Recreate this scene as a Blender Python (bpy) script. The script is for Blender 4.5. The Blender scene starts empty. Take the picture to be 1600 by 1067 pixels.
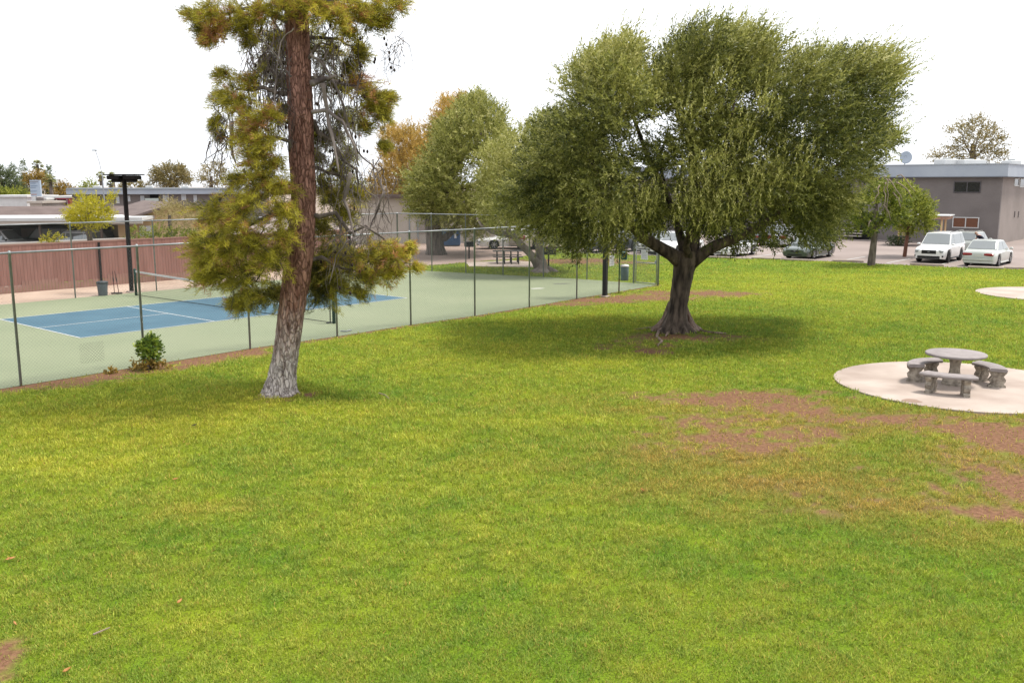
import bpy, math, random
import numpy as np
from mathutils import Vector, Matrix

# ------------------------------------------------------------------ camera, world, sun
SC = bpy.context.scene
F, HY, CAMH = 1450.0, 290.0, 4.55
PITCH = math.atan((533.5 - HY) / F)
cam_d = bpy.data.cameras.new('camera'); cam = bpy.data.objects.new('camera', cam_d)
SC.collection.objects.link(cam); SC.camera = cam
cam.location = (0, 0, CAMH); cam.rotation_euler = (math.pi / 2 - PITCH, 0, 0)
cam_d.sensor_width = 36.0; cam_d.lens = F / 1600 * 36.0
cam_d.clip_start = 0.1; cam_d.clip_end = 3000

SUN_EL, SUN_AZ = math.radians(66), math.radians(75)      # azimuth clockwise from +Y
W = bpy.data.worlds.new('World'); SC.world = W; W.use_nodes = True
nt = W.node_tree; nt.nodes.clear()
out = nt.nodes.new('ShaderNodeOutputWorld'); bg = nt.nodes.new('ShaderNodeBackground')
sky = nt.nodes.new('ShaderNodeTexSky'); sky.sky_type = 'NISHITA'; sky.sun_disc = False
sky.sun_elevation = SUN_EL; sky.sun_rotation = SUN_AZ
sky.air_density = 1.0; sky.dust_density = 3.0; sky.ozone_density = 1.0
hs = nt.nodes.new('ShaderNodeHueSaturation'); hs.inputs['Saturation'].default_value = 0.22
mixw = nt.nodes.new('ShaderNodeMix'); mixw.data_type = 'RGBA'; mixw.inputs[0].default_value = 0.80
mixw.inputs[7].default_value = (7.5, 7.75, 8.15, 1)      # even overcast veil over the clear sky
nt.links.new(sky.outputs[0], hs.inputs['Color']); nt.links.new(hs.outputs[0], mixw.inputs[6])
nt.links.new(mixw.outputs[2], bg.inputs[0]); bg.inputs[1].default_value = 0.10
nt.links.new(bg.outputs[0], out.inputs[0])
sl = bpy.data.lights.new('sun', 'SUN'); sl.energy = 2.4; sl.angle = math.radians(12); sl.color = (1, .95, .87)
so = bpy.data.objects.new('sun', sl); SC.collection.objects.link(so)
sdir = Vector((math.sin(SUN_AZ) * math.cos(SUN_EL), math.cos(SUN_AZ) * math.cos(SUN_EL), math.sin(SUN_EL)))
so.rotation_euler = sdir.to_track_quat('Z', 'Y').to_euler(); so.location = (0, 0, 60)
SC.view_settings.view_transform = 'Standard'; SC.view_settings.look = 'None'
SC.view_settings.gamma = 1; SC.view_settings.exposure = 1.1
SC.render.engine = 'CYCLES'
SC.cycles.max_bounces = 8; SC.cycles.transparent_max_bounces = 16

# ------------------------------------------------------------------ helpers
R = random.Random(7); RNG = np.random.default_rng(11)
def ray(x, y):
    v = -(y - 533.5) / F
    return np.array([(x - 800) / F, math.cos(PITCH) + v * math.sin(PITCH), -math.sin(PITCH) + v * math.cos(PITCH)])
def G(x, y, z=0.0):
    r = ray(x, y); t = (z - CAMH) / r[2]; return np.array([r[0] * t, r[1] * t, z])
def P(x, y, Y):
    r = ray(x, y); t = Y / r[1]; return np.array([r[0] * t, Y, CAMH + r[2] * t])
def onplane(x, y, p0, d):
    n = np.array([-d[1], d[0], 0.0]); r = ray(x, y); o = np.array([0, 0, CAMH])
    t = np.dot(np.array([p0[0], p0[1], 0]) - o * [1, 1, 0], n) / np.dot(r, n); return o + r * t
def mpx(Y): return Y / F * 1.0          # metres per photo pixel at depth Y (near the horizon)

BASE = {}
def link(o): SC.collection.objects.link(o); return o
def tag(o, label=None, cat=None, group=None, kind=None):
    if label: o['label'] = label
    if cat: o['category'] = cat
    if group: o['group'] = group
    if kind: o['kind'] = kind
    return o
def thing(name, label, cat, loc=(0, 0, 0), rz=0.0, group=None):
    o = bpy.data.objects.new(name, None); link(o); o.location = tuple(float(c) for c in loc); o.rotation_euler = (0, 0, rz)
    o.empty_display_size = .3
    BASE[o.name] = (float(loc[0]), float(loc[1]), float(loc[2]))
    return tag(o, label, cat, group)

class MB:
    def __init__(s): s.v = []; s.f = []
    def add(s, vs, fs):
        b = len(s.v); s.v.extend([tuple(float(c) for c in q) for q in vs]); s.f.extend([tuple(b + i for i in q) for q in fs]); return s
    def box(s, c, d, rz=0.0, bev=0.0, rx=0.0, ry=0.0):
        hx, hy, hz = [q / 2 for q in d]
        if bev <= 0:
            vs = [(sx * hx, sy * hy, sz * hz) for sz in (-1, 1) for sx, sy in ((-1, -1), (1, -1), (1, 1), (-1, 1))]
            fs = [(3, 2, 1, 0), (4, 5, 6, 7), (0, 1, 5, 4), (1, 2, 6, 5), (2, 3, 7, 6), (3, 0, 4, 7)]
        else:
            b = min(bev, hx * .9, hy * .9, hz * .9); vs = []; fs = []
            def ring(ix, iy, z):
                return [(-hx + ix, -hy + iy + 0 * b, z), (hx - ix, -hy + iy, z), (hx - ix, hy - iy, z), (-hx + ix, hy - iy, z)]
            def oct_(i, z):
                x, y, k = hx - i, hy - i, b
                return [(-x + k, -y, z), (x - k, -y, z), (x, -y + k, z), (x, y - k, z), (x - k, y, z), (-x + k, y, z), (-x, y - k, z), (-x, -y + k, z)]
            rings = [oct_(b * .9, -hz), oct_(0, -hz + b), oct_(0, hz - b), oct_(b * .9, hz)]
            for r_ in rings: vs += r_
            for k in range(3):
                for j in range(8):
                    a, c2 = k * 8 + j, k * 8 + (j + 1) % 8; fs.append((a, c2, c2 + 8, a + 8))
            fs.append(tuple(range(7, -1, -1))); fs.append(tuple(range(24, 32)))
        M = Matrix.Translation(c) @ Matrix.Rotation(rz, 4, 'Z') @ Matrix.Rotation(ry, 4, 'Y') @ Matrix.Rotation(rx, 4, 'X')
        return s.add([M @ Vector(q) for q in vs], fs)
    def tube(s, pts, rad, n=8, cap=True, jit=0.0, seed=0):
        pts = np.asarray(pts, float); m = len(pts); rad = np.broadcast_to(np.asarray(rad, float), (m,))
        rg = np.random.default_rng(seed)
        T = np.gradient(pts, axis=0); T /= np.linalg.norm(T, axis=1)[:, None] + 1e-9
        a = np.array([1., 0, 0]) if abs(T[0][0]) < .8 else np.array([0, 1., 0])
        U = np.cross(T[0], a); U /= np.linalg.norm(U)
        vs = []; ang = np.linspace(0, 2 * math.pi, n, endpoint=False)
        for i in range(m):
            U = U - T[i] * np.dot(U, T[i]); U /= np.linalg.norm(U) + 1e-9; V = np.cross(T[i], U)
            r = rad[i] * (1 + jit * rg.standard_normal(n)) if jit else np.full(n, rad[i])
            vs += [pts[i] + (U * math.cos(q) + V * math.sin(q)) * rr for q, rr in zip(ang, r)]
        fs = [(i * n + j, i * n + (j + 1) % n, (i + 1) * n + (j + 1) % n, (i + 1) * n + j) for i in range(m - 1) for j in range(n)]
        if cap: fs += [tuple(range(n - 1, -1, -1)), tuple(range((m - 1) * n, m * n))]
        return s.add(vs, fs)
    def lathe(s, prof, c=(0, 0, 0), n=24, axis='Z'):
        vs = []
        for r, z in prof:
            for j in range(n):
                q = 2 * math.pi * j / n
                x, y = r * math.cos(q), r * math.sin(q)
                vs.append((c[0] + x, c[1] + y, c[2] + z) if axis == 'Z' else (c[0] + x, c[1] + z, c[2] + y))
        m = len(prof)
        fs = [(i * n + j, i * n + (j + 1) % n, (i + 1) * n + (j + 1) % n, (i + 1) * n + j) for i in range(m - 1) for j in range(n)]
        fs += [tuple(range(n - 1, -1, -1)), tuple(range((m - 1) * n, m * n))]
        return s.add(vs, fs)
    def poly(s, pts): return s.add(pts, [tuple(range(len(pts)))])
    def prism(s, xy, z0, z1):
        n = len(xy); vs = [(x, y, z0) for x, y in xy] + [(x, y, z1) for x, y in xy]
        fs = [tuple(range(n - 1, -1, -1)), tuple(range(n, 2 * n))] + [(i, (i + 1) % n, n + (i + 1) % n, n + i) for i in range(n)]
        return s.add(vs, fs)
    def extrude(s, pts, off):              # closed planar outline pushed by a vector
        pts = [np.asarray(q, float) for q in pts]; off = np.asarray(off, float); n = len(pts)
        fs = [tuple(range(n - 1, -1, -1)), tuple(range(n, 2 * n))] + [(i, (i + 1) % n, n + (i + 1) % n, n + i) for i in range(n)]
        return s.add(pts + [q + off for q in pts], fs)
    def build(s, name, m, parent=None, smooth=False, local=False, label=None):
        me = bpy.data.meshes.new(name)
        off = (0, 0, 0)
        if parent is not None and not local: off = BASE.get(parent.name, (0, 0, 0))
        me.from_pydata([(x - off[0], y - off[1], z - off[2]) for x, y, z in s.v], [], s.f); me.update()
        import bmesh
        bm = bmesh.new(); bm.from_mesh(me); bmesh.ops.recalc_face_normals(bm, faces=bm.faces); bm.to_mesh(me); bm.free()
        if smooth: me.polygons.foreach_set('use_smooth', [True] * len(me.polygons))
        me.materials.append(m); o = bpy.data.objects.new(name, me); link(o)
        if parent is not None: o.parent = parent; BASE[o.name] = off
        else: BASE[o.name] = (0, 0, 0)
        if label: o['label'] = label
        return o
def auto(o, deg=35):
    me = o.data
    me.polygons.foreach_set('use_smooth', [True] * len(me.polygons))
    me.set_sharp_from_angle(angle=math.radians(deg)); return o

def polymesh(name, verts, k, m, parent=None, attrs=None):
    """verts (N*k,3): N separate k-gons."""
    verts = np.asarray(verts, np.float32).reshape(-1, 3)
    if parent is not None: verts = verts - np.array(BASE.get(parent.name, (0, 0, 0)), np.float32)
    n = len(verts) // k; me = bpy.data.meshes.new(name)
    me.vertices.add(len(verts)); me.vertices.foreach_set('co', verts.ravel())
    me.loops.add(n * k); me.loops.foreach_set('vertex_index', np.arange(n * k, dtype=np.int32))
    me.polygons.add(n); me.polygons.foreach_set('loop_start', np.arange(0, n * k, k, dtype=np.int32))
    me.update(calc_edges=True)
    for an, av in (attrs or {}).items():
        a = me.attributes.new(an, 'FLOAT', 'FACE'); a.data.foreach_set('value', np.asarray(av, np.float32))
    me.materials.append(m); o = bpy.data.objects.new(name, me); link(o)
    if parent is not None: o.parent = parent; BASE[o.name] = BASE.get(parent.name, (0, 0, 0))
    return o

def _h(i, j, s):
    n = (i.astype(np.int64) * 374761393 + j.astype(np.int64) * 668265263 + s * 1442695041) & 0x7fffffff
    n = ((n ^ (n >> 13)) * 1274126177) & 0x7fffffff; n = n ^ (n >> 16)
    return (n & 0xffff) / 65535.0
def vn(x, y, s=0):
    i = np.floor(x); j = np.floor(y); u = x - i; v = y - j; u = u * u * (3 - 2 * u); v = v * v * (3 - 2 * v)
    a = _h(i, j, s); b = _h(i + 1, j, s); c = _h(i, j + 1, s); d = _h(i + 1, j + 1, s)
    return (a * (1 - u) + b * u) * (1 - v) + (c * (1 - u) + d * u) * v
def fbm(x, y, s=0, o=4):
    t = 0; a = .5; w = 0
    for k in range(o): t = t + a * vn(x * 2 ** k, y * 2 ** k, s + k * 17); w += a; a *= .55
    return t / w
def inpoly(x, y, poly):
    r = np.zeros(np.shape(x), bool); n = len(poly)
    for i in range(n):
        x0, y0 = poly[i][:2]; x1, y1 = poly[(i + 1) % n][:2]
        c = ((y0 > y) != (y1 > y)) & (x < (x1 - x0) * (y - y0) / (y1 - y0 + 1e-12) + x0); r ^= c
    return r
def smooth(a, b, x): t = np.clip((x - a) / (b - a), 0, 1); return t * t * (3 - 2 * t)
def nrm(v): return v / (np.linalg.norm(v, axis=-1, keepdims=True) + 1e-9)

# ------------------------------------------------------------------ materials
def newmat(name):
    m = bpy.data.materials.new(name); m.use_nodes = True; t = m.node_tree
    return m, t, t.nodes['Principled BSDF']
def N(t, k, **kw):
    n = t.nodes.new(k)
    for a, b in kw.items(): setattr(n, a, b)
    return n
def rgb(c): return (c[0], c[1], c[2], 1)
ALB = .66      # one overall albedo scale for built surfaces
def mat(name, c, rough=.7, c2=None, scale=3.0, detail=6, lo=.35, hi=.65, bump=0.0, bscale=None, metal=0.0, stretch=None, spec=.4, coat=0.0):
    c = tuple(q * ALB for q in c); c2 = c2 and tuple(q * ALB for q in c2)
    m, t, b = newmat(name); b.inputs['Roughness'].default_value = rough; b.inputs['Metallic'].default_value = metal
    b.inputs['Specular IOR Level'].default_value = spec; b.inputs['Coat Weight'].default_value = coat
    b.inputs['Base Color'].default_value = rgb(c)
    co = N(t, 'ShaderNodeTexCoord').outputs['Object']
    if stretch:
        mp = N(t, 'ShaderNodeMapping'); mp.inputs['Scale'].default_value = stretch; t.links.new(co, mp.inputs[0]); co = mp.outputs[0]
    if c2:
        n = N(t, 'ShaderNodeTexNoise'); n.inputs['Scale'].default_value = scale; n.inputs['Detail'].default_value = detail; t.links.new(co, n.inputs[0])
        r = N(t, 'ShaderNodeValToRGB'); r.color_ramp.elements[0].position = lo; r.color_ramp.elements[1].position = hi
        r.color_ramp.elements[0].color = rgb(c); r.color_ramp.elements[1].color = rgb(c2)
        t.links.new(n.outputs[0], r.inputs[0]); t.links.new(r.outputs[0], b.inputs['Base Color'])
    if bump:
        n2 = N(t, 'ShaderNodeTexNoise'); n2.inputs['Scale'].default_value = bscale or scale * 4; n2.inputs['Detail'].default_value = 8; t.links.new(co, n2.inputs[0])
        bp = N(t, 'ShaderNodeBump'); bp.inputs['Strength'].default_value = bump; bp.inputs['Distance'].default_value = .03
        t.links.new(n2.outputs[0], bp.inputs['Height']); t.links.new(bp.outputs[0], b.inputs['Normal'])
    return m
def leafmat(name, stops, trans=.35, rough=.55, tcol=None):
    m, t, b = newmat(name); b.inputs['Roughness'].default_value = rough; b.inputs['Specular IOR Level'].default_value = .3
    a = N(t, 'ShaderNodeAttribute'); a.attribute_name = 'tone'
    r = N(t, 'ShaderNodeValToRGB'); e = r.color_ramp.elements
    for i, (p, c) in enumerate(stops):
        q = e[i] if i < 2 else e.new(p)
        q.position = p; q.color = rgb(c)
    t.links.new(a.outputs['Fac'], r.inputs[0]); t.links.new(r.outputs[0], b.inputs['Base Color'])
    tr = N(t, 'ShaderNodeBsdfTranslucent'); mx = N(t, 'ShaderNodeMixShader'); mx.inputs[0].default_value = trans
    t.links.new(r.outputs[0], tr.inputs[0]); t.links.new(b.outputs[0], mx.inputs[1]); t.links.new(tr.outputs[0], mx.inputs[2])
    t.links.new(mx.outputs[0], t.nodes['Material Output'].inputs[0]); return m

M = {}
M['ground'] = mat('dry_ground', (.30, .23, .18), .95, (.40, .31, .25), .15, bump=.4, bscale=6)
M['sand'] = mat('sand', (.55, .40, .30), .95, (.66, .50, .39), .5, bump=.4, bscale=8)
M['yard'] = mat('yard_dirt', (.33, .235, .19), .95, (.43, .32, .265), .35, bump=.4, bscale=5)
M['asphalt'] = mat('asphalt', (.30, .24, .215), .9, (.37, .30, .27), .2, bump=.2, bscale=20)
M['court_green'] = mat('court_green', (.232, .272, .155), .8, (.285, .318, .188), .25, lo=.3, hi=.7, bump=.05, bscale=40)
M['court_blue'] = mat('court_blue', (.05, .135, .195), .8, (.068, .165, .228), .6, bump=.05, bscale=40)
M['line'] = mat('court_line', (.75, .76, .74), .7, (.62, .64, .62), 3)
M['concrete'] = mat('pad_concrete', (.42, .33, .275), .85, (.60, .50, .43), .75, bump=.15, bscale=25)
M['stone'] = mat('table_stone', (.31, .27, .262), .85, (.39, .345, .338), 5, bump=.25, bscale=60)
M['stone_leg'] = mat('leg_stone', (.24, .20, .16), .9, (.56, .49, .40), 9, bump=.9, bscale=30)
M['galv'] = mat('galvanised', (.32, .36, .37), .5, (.44, .48, .49), 6, metal=.3)
M['galv_light'] = mat('galvanised_light', (.34, .36, .38), .45, (.45, .47, .49), 6, metal=.3)
M['wire'] = mat('fence_wire', (.17, .185, .185), .5, metal=.35)
M['wire_dark'] = mat('old_wire', (.10, .10, .09), .7)
M['pole'] = mat('dark_pole', (.012, .009, .009), .8, (.022, .016, .015), 5, spec=.15)
M['black_pole'] = mat('black_pole', (.012, .012, .012), .55)
M['redfence'] = mat('red_fence', (.32, .15, .118), .85, (.42, .21, .17), 1.2, stretch=(4, 4, .35), bump=.2, bscale=8)
M['redfence_low'] = mat('fence_foot', (.36, .19, .15), .9, (.44, .25, .20), 2)
M['stucco'] = mat('grey_stucco', (.225, .198, .19), .95, (.28, .247, .237), .5, bump=.5, bscale=14)
M['stucco_pale'] = mat('pale_stucco', (.34, .29, .262), .95, (.41, .35, .32), .4, bump=.5, bscale=14)
M['fascia'] = mat('blue_fascia', (.44, .49, .57), .6, (.50, .55, .62), .6)
M['white'] = mat('white_paint', (.72, .72, .71), .5, (.80, .80, .79), 1.5)
M['cream'] = mat('cream_wall', (.56, .49, .42), .9, (.64, .57, .50), .4)
M['tan'] = mat('tan_wall', (.72, .50, .27), .9, (.84, .60, .35), .5)
M['roof'] = mat('brown_roof', (.145, .105, .095), .95, (.20, .15, .135), .8, stretch=(1, 1, 6), bump=.5, bscale=10)
M['pinkwall'] = mat('pink_wall', (.62, .10, .15), .8, (.68, .14, .19), 1)
M['dark'] = mat('opening_shade', (.012, .011, .012), .9)  # near-black panels: the shade inside openings is put into the colour
M['glass'] = mat('car_glass', (.34, .36, .36), .05, spec=.9, metal=.45)
M['winglass'] = mat('window_glass', (.03, .03, .035), .1, spec=.8)
M['blind'] = mat('brown_blind', (.18, .07, .035), .7, (.24, .10, .055), 3, stretch=(1, 1, 14))
M['tyre'] = mat('tyre', (.012, .012, .013), .85)
M['rim'] = mat('alloy', (.42, .42, .43), .3, metal=.7)
M['black'] = mat('black_plastic', (.012, .012, .013), .5)
M['chrome'] = mat('chrome', (.6, .6, .6), .2, metal=.9)
M['redlamp'] = mat('red_lamp', (.34, .012, .03), .2, coat=.5)
M['headlamp'] = mat('head_lamp', (.36, .38, .40), .15, coat=.5)
M['plate'] = mat('plate', (.75, .75, .72), .5)
M['net'] = mat('net_cord', (.03, .035, .03), .8)
M['greenpost'] = mat('green_post', (.015, .06, .045), .5)
M['bin'] = mat('grey_bin', (.13, .15, .17), .55, (.17, .19, .21), 4)
M['green'] = mat('station_green', (.02, .10, .085), .5)
M['binstation'] = mat('station_bin', (.13, .21, .22), .55, (.18, .26, .27), 8)
M['rust'] = mat('rust_post', (.10, .035, .025), .8)
M['blue'] = mat('blue_metal', (.03, .085, .20), .5, (.05, .12, .25), 3)
M['skin'] = mat('skin', (.52, .27, .19), .55)
M['navy'] = mat('navy_cloth', (.012, .013, .03), .9)
M['trousers'] = mat('beige_cloth', (.30, .24, .19), .9)
M['hair'] = mat('fair_hair', (.46, .30, .22), .7)
M['barkpine'] = None
M['deadwood'] = mat('dead_wood', (.075, .055, .05), .9, (.36, .30, .27), 1.6)
M['cone'] = mat('pine_cone', (.035, .02, .014), .9)
M['olivebark'] = mat('olive_bark', (.030, .021, .016), .95, (.20, .15, .115), 6, stretch=(1, 1, .25), bump=1.0, bscale=14)
M['palebark'] = mat('pale_bark', (.27, .21, .175), .95, (.46, .385, .335), 4, stretch=(1, 1, .3), bump=.8, bscale=12)
M['greybark'] = mat('grey_bark', (.085, .065, .055), .95, (.26, .21, .175), 7, stretch=(1, 1, .25), bump=.9, bscale=12)
M['root'] = mat('root_wood', (.16, .10, .07), .95, (.42, .31, .25), 9, stretch=(1, 1, .3), bump=1, bscale=16)
M['redbark'] = mat('red_bark', (.20, .09, .055), .95, (.27, .13, .09), 5)
M['twig'] = mat('twig', (.32, .24, .19), .9)
M['dryleaf'] = mat('dry_leaf', (.40, .15, .03), .8, (.52, .26, .09), 20)
def paint(name, c): return mat('paint_' + name, tuple(q * 1.3 for q in c), .28, coat=.6, spec=.5)
# pine bark with a coat of whitewash round the foot
m, t, b = newmat('pine_bark'); b.inputs['Roughness'].default_value = .95; b.inputs['Specular IOR Level'].default_value = .15
co = N(t, 'ShaderNodeTexCoord').outputs['Object']
mp = N(t, 'ShaderNodeMapping'); mp.inputs['Scale'].default_value = (1, 1, .27); t.links.new(co, mp.inputs[0])
vo = N(t, 'ShaderNodeTexVoronoi'); vo.feature = 'DISTANCE_TO_EDGE'; vo.inputs['Scale'].default_value = 15
dn = N(t, 'ShaderNodeTexNoise'); dn.inputs['Scale'].default_value = 7; dn.inputs['Detail'].default_value = 5; t.links.new(mp.outputs[0], dn.inputs[0])
dm_ = N(t, 'ShaderNodeVectorMath', operation='MULTIPLY_ADD'); dm_.inputs[1].default_value = (.22, .22, .22); t.links.new(dn.outputs['Color'], dm_.inputs[0]); t.links.new(mp.outputs[0], dm_.inputs[2]); t.links.new(dm_.outputs[0], vo.inputs[0])
nz = N(t, 'ShaderNodeTexNoise'); nz.inputs['Scale'].default_value = 9; nz.inputs['Detail'].default_value = 8; t.links.new(mp.outputs[0], nz.inputs[0])
cr = N(t, 'ShaderNodeValToRGB'); cr.color_ramp.elements[0].position = .3; cr.color_ramp.elements[1].position = .72
cr.color_ramp.elements[0].color = (.145, .068, .050, 1); cr.color_ramp.elements[1].color = (.42, .23, .18, 1); t.links.new(nz.outputs[0], cr.inputs[0])
wr = N(t, 'ShaderNodeValToRGB'); wr.color_ramp.elements[0].position = .30; wr.color_ramp.elements[1].position = .50
wr.color_ramp.elements[0].color = (.10, .065, .05, 1); wr.color_ramp.elements[1].color = (.52, .46, .43, 1); t.links.new(nz.outputs[0], wr.inputs[0])
crk = N(t, 'ShaderNodeValToRGB'); crk.color_ramp.elements[0].position = 0; crk.color_ramp.elements[1].position = .09
crk.color_ramp.elements[0].color = (.5, .46, .46, 1); crk.color_ramp.elements[1].color = (1, 1, 1, 1); t.links.new(vo.outputs['Distance'], crk.inputs[0])
sx = N(t, 'ShaderNodeSeparateXYZ'); t.links.new(co, sx.inputs[0])
ns = N(t, 'ShaderNodeTexNoise'); ns.inputs['Scale'].default_value = 14; ns.inputs['Detail'].default_value = 5; t.links.new(mp.outputs[0], ns.inputs[0])
ma = N(t, 'ShaderNodeMath', operation='MULTIPLY_ADD'); ma.inputs[1].default_value = 1.9; t.links.new(ns.outputs[0], ma.inputs[0]); t.links.new(sx.outputs[2], ma.inputs[2])
mr = N(t, 'ShaderNodeMapRange'); mr.inputs[1].default_value = 1.55; mr.inputs[2].default_value = 3.15; mr.inputs[3].default_value = 1; mr.inputs[4].default_value = 0; t.links.new(ma.outputs[0], mr.inputs[0])
mx = N(t, 'ShaderNodeMix', data_type='RGBA'); t.links.new(mr.outputs[0], mx.inputs[0]); t.links.new(cr.outputs[0], mx.inputs[6]); t.links.new(wr.outputs[0], mx.inputs[7])
mu = N(t, 'ShaderNodeMix', data_type='RGBA', blend_type='MULTIPLY'); mu.inputs[0].default_value = 1; t.links.new(mx.outputs[2], mu.inputs[6]); t.links.new(crk.outputs[0], mu.inputs[7])
t.links.new(mu.outputs[2], b.inputs['Base Color'])
ad = N(t, 'ShaderNodeMath', operation='MULTIPLY_ADD'); ad.inputs[1].default_value = .5; t.links.new(nz.outputs[0], ad.inputs[0])
mn = N(t, 'ShaderNodeMath', operation='MINIMUM'); mn.inputs[1].default_value = .15; t.links.new(vo.outputs['Distance'], mn.inputs[0])
m4 = N(t, 'ShaderNodeMath', operation='MULTIPLY'); m4.inputs[1].default_value = 5; t.links.new(mn.outputs[0], m4.inputs[0]); t.links.new(m4.outputs[0], ad.inputs[2])
bp = N(t, 'ShaderNodeBump'); bp.inputs['Strength'].default_value = 1; bp.inputs['Distance'].default_value = .04; t.links.new(ad.outputs[0], bp.inputs['Height']); t.links.new(bp.outputs[0], b.inputs['Normal'])
M['barkpine'] = m

M['olive'] = leafmat('olive_leaf', [(0, (.040, .053, .010)), (1, (.64, .60, .28)), (.5, (.225, .235, .048)), (.8, (.43, .415, .12))], .36)
M['olive_pale'] = leafmat('pale_olive_leaf', [(0, (.07, .085, .014)), (1, (.58, .54, .26)), (.5, (.28, .285, .065)), (.8, (.44, .42, .14))], .40)
M['needle'] = leafmat('pine_needle', [(0, (.045, .05, .012)), (1, (.46, .23, .10)), (.4, (.29, .262, .03)), (.75, (.64, .56, .068)), (.82, (.36, .18, .07))], .36)
M['rustneedle'] = leafmat('rust_needle', [(0, (.13, .095, .02)), (1, (.60, .40, .11)), (.5, (.38, .25, .05))], .38)
M['yellowleaf'] = leafmat('yellow_leaf', [(0, (.14, .14, .012)), (1, (.56, .48, .03)), (.5, (.36, .33, .02))], .42)
M['freshleaf'] = leafmat('fresh_leaf', [(0, (.04, .065, .01)), (1, (.36, .37, .06)), (.5, (.17, .20, .024))], .4)
M['shrubleaf'] = leafmat('shrub_leaf', [(0, (.02, .05, .008)), (1, (.36, .42, .05)), (.5, (.11, .18, .02))], .3)
M['darkleaf'] = leafmat('dark_leaf', [(0, (.045, .065, .028)), (1, (.19, .22, .10)), (.5, (.10, .13, .055))], .35)
M['eucleaf'] = leafmat('gum_leaf', [(0, (.10, .09, .035)), (1, (.38, .31, .15)), (.5, (.24, .195, .07))], .4)
M['palmleaf'] = leafmat('palm_leaf', [(0, (.14, .17, .06)), (1, (.50, .42, .22)), (.5, (.32, .33, .13))], .4)

# ------------------------------------------------------------------ layout constants
UA = math.radians(50); U = np.array([math.cos(UA), math.sin(UA)]); V = np.array([-math.sin(UA), math.cos(UA)])
near_px = [(33, 603), (226, 572), (391, 545), (527, 526), (642, 508), (742, 494), (827, 480), (901, 467), (1028, 446)]
near_pts = [G(*q)[:2] for q in near_px]
d0 = nrm(near_pts[1] - near_pts[0])
near_pts = [near_pts[0] - d0 * 8.7, near_pts[0] - d0 * 5.8, near_pts[0] - d0 * 2.9] + near_pts
end_px = [(990, 442.5), (917, 437), (849, 433), (786, 430), (728, 427), (675, 424), (622, 421)]
end_pts = [G(*q)[:2] for q in end_px]
FC = end_pts[-1]
far_pts = [FC + (G(118, 466)[:2] - FC) * k / 5 for k in range(10)]
red_px = [(0, 460), (149, 448), (278, 437)]
rA = G(0, 460)[:2]; rB = G(278, 437)[:2]; rd = nrm(rB - rA)
court_poly = [near_pts[0]] + near_pts[3:] + [end_pts[0]] + end_pts[1:] + [far_pts[-1]]
lot_edge = [G(x, y)[:2] for x, y in ((800, 393), (868, 393.5), (915, 396), (1000, 399), (1090, 403), (1180, 405), (1290, 408.5), (1400, 414), (1500, 418.5), (1600, 421.5))]
lot_edge += [lot_edge[-1] + (lot_edge[-1] - lot_edge[-3]) * k for k in (1.5, 4)]
PADC, PADR = (10.4, 20.95), 2.8
PAD2C, PAD2R = tuple(G(1640, 460.5)[:2]), 2.8

# ------------------------------------------------------------------ dirt / yellowing of the lawn, in metres on the ground
# (px, py, half-width m, half-depth m, strength): bare earth where the photo shows it
DIRT = [(1150, 622, 1.75, .85, 1.0), (1240, 640, 1.3, .8, .78), (1160, 690, 1.3, 1.0, .9), (1090, 660, 1.2, .8, .72), (1250, 680, 1.1, .8, .72),
        (1400, 655, 1.6, .55, 1.0), (1500, 668, 1.6, .6, .95), (1590, 690, 1.2, .9, .98), (1600, 760, .75, 1.3, .95), (1330, 655, .9, .5, .8), (1570, 800, .9, .5, .75), (1480, 770, 1.0, .7, .5),
        (1060, 527, 1.5, .9, .85), (1130, 527, 1.4, .6, .8), (1022, 548, .5, .45, 1.0), (1000, 540, 1.3, 1.0, .58),
        (1080, 459, 2.2, 1.1, 1.0), (1000, 466, 2.2, 1.0, 1.05), (930, 470, 1.8, .75, 1.05), (880, 475, 1.3, .55, 1.0),
        (437, 620, .55, .55, .8), (470, 618, .5, .35, .7),
        (-22, 1040, .24, .5, 1.1), (1180, 770, 1.6, 1.0, .42), (1350, 740, 2.2, .9, .3), (900, 408.5, 4.0, 2.4, .95)]
DIRTG = [(G(a, b)[0], G(a, b)[1], c, d, s) for a, b, c, d, s in DIRT]
nd = nrm(near_pts[5] - near_pts[3]); nn = np.array([nd[1], -nd[0]])     # along and away from the near fence
def dirt(x, y):
    x = np.asarray(x, float); y = np.asarray(y, float)
    n1 = fbm(x * .8, y * .8, 3, 5) - .5; n2 = fbm(x * 4, y * 4, 9, 3) - .5
    r = np.zeros_like(x)
    for cx, cy, a, b_, s in DIRTG:
        q = ((x - cx) / a) ** 2 + ((y - cy) / b_) ** 2
        r = np.maximum(r, s * np.exp(-.5 * q * 1.1) * 1.15)
    # strip at the foot of the near fence
    for i in range(len(near_pts) - 1):
        p0, p1 = near_pts[i], near_pts[i + 1]; d = p1 - p0; L = np.linalg.norm(d); d = d / L; nl = np.array([d[1], -d[0]])
        t = ((x - p0[0]) * d[0] + (y - p0[1]) * d[1]) / L; h = (x - p0[0]) * nl[0] + (y - p0[1]) * nl[1]
        wd = 1.0 if i in (3, 4) else (.5 if i < 3 else (.34 if i == 5 else .2))
        r = np.maximum(r, np.where((t > -.02) & (t < 1.02) & (h > -.4), np.clip(1.25 - .6 * h / wd, 0, 1.1), 0))
    n3 = fbm(x * 9, y * 9, 14, 2) - .5
    return np.clip(smooth(.36, .86, r * .98 + (n1 * .8 + n2 * .8 + n3 * .9) * smooth(.05, .3, r)), 0, 1)
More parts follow.
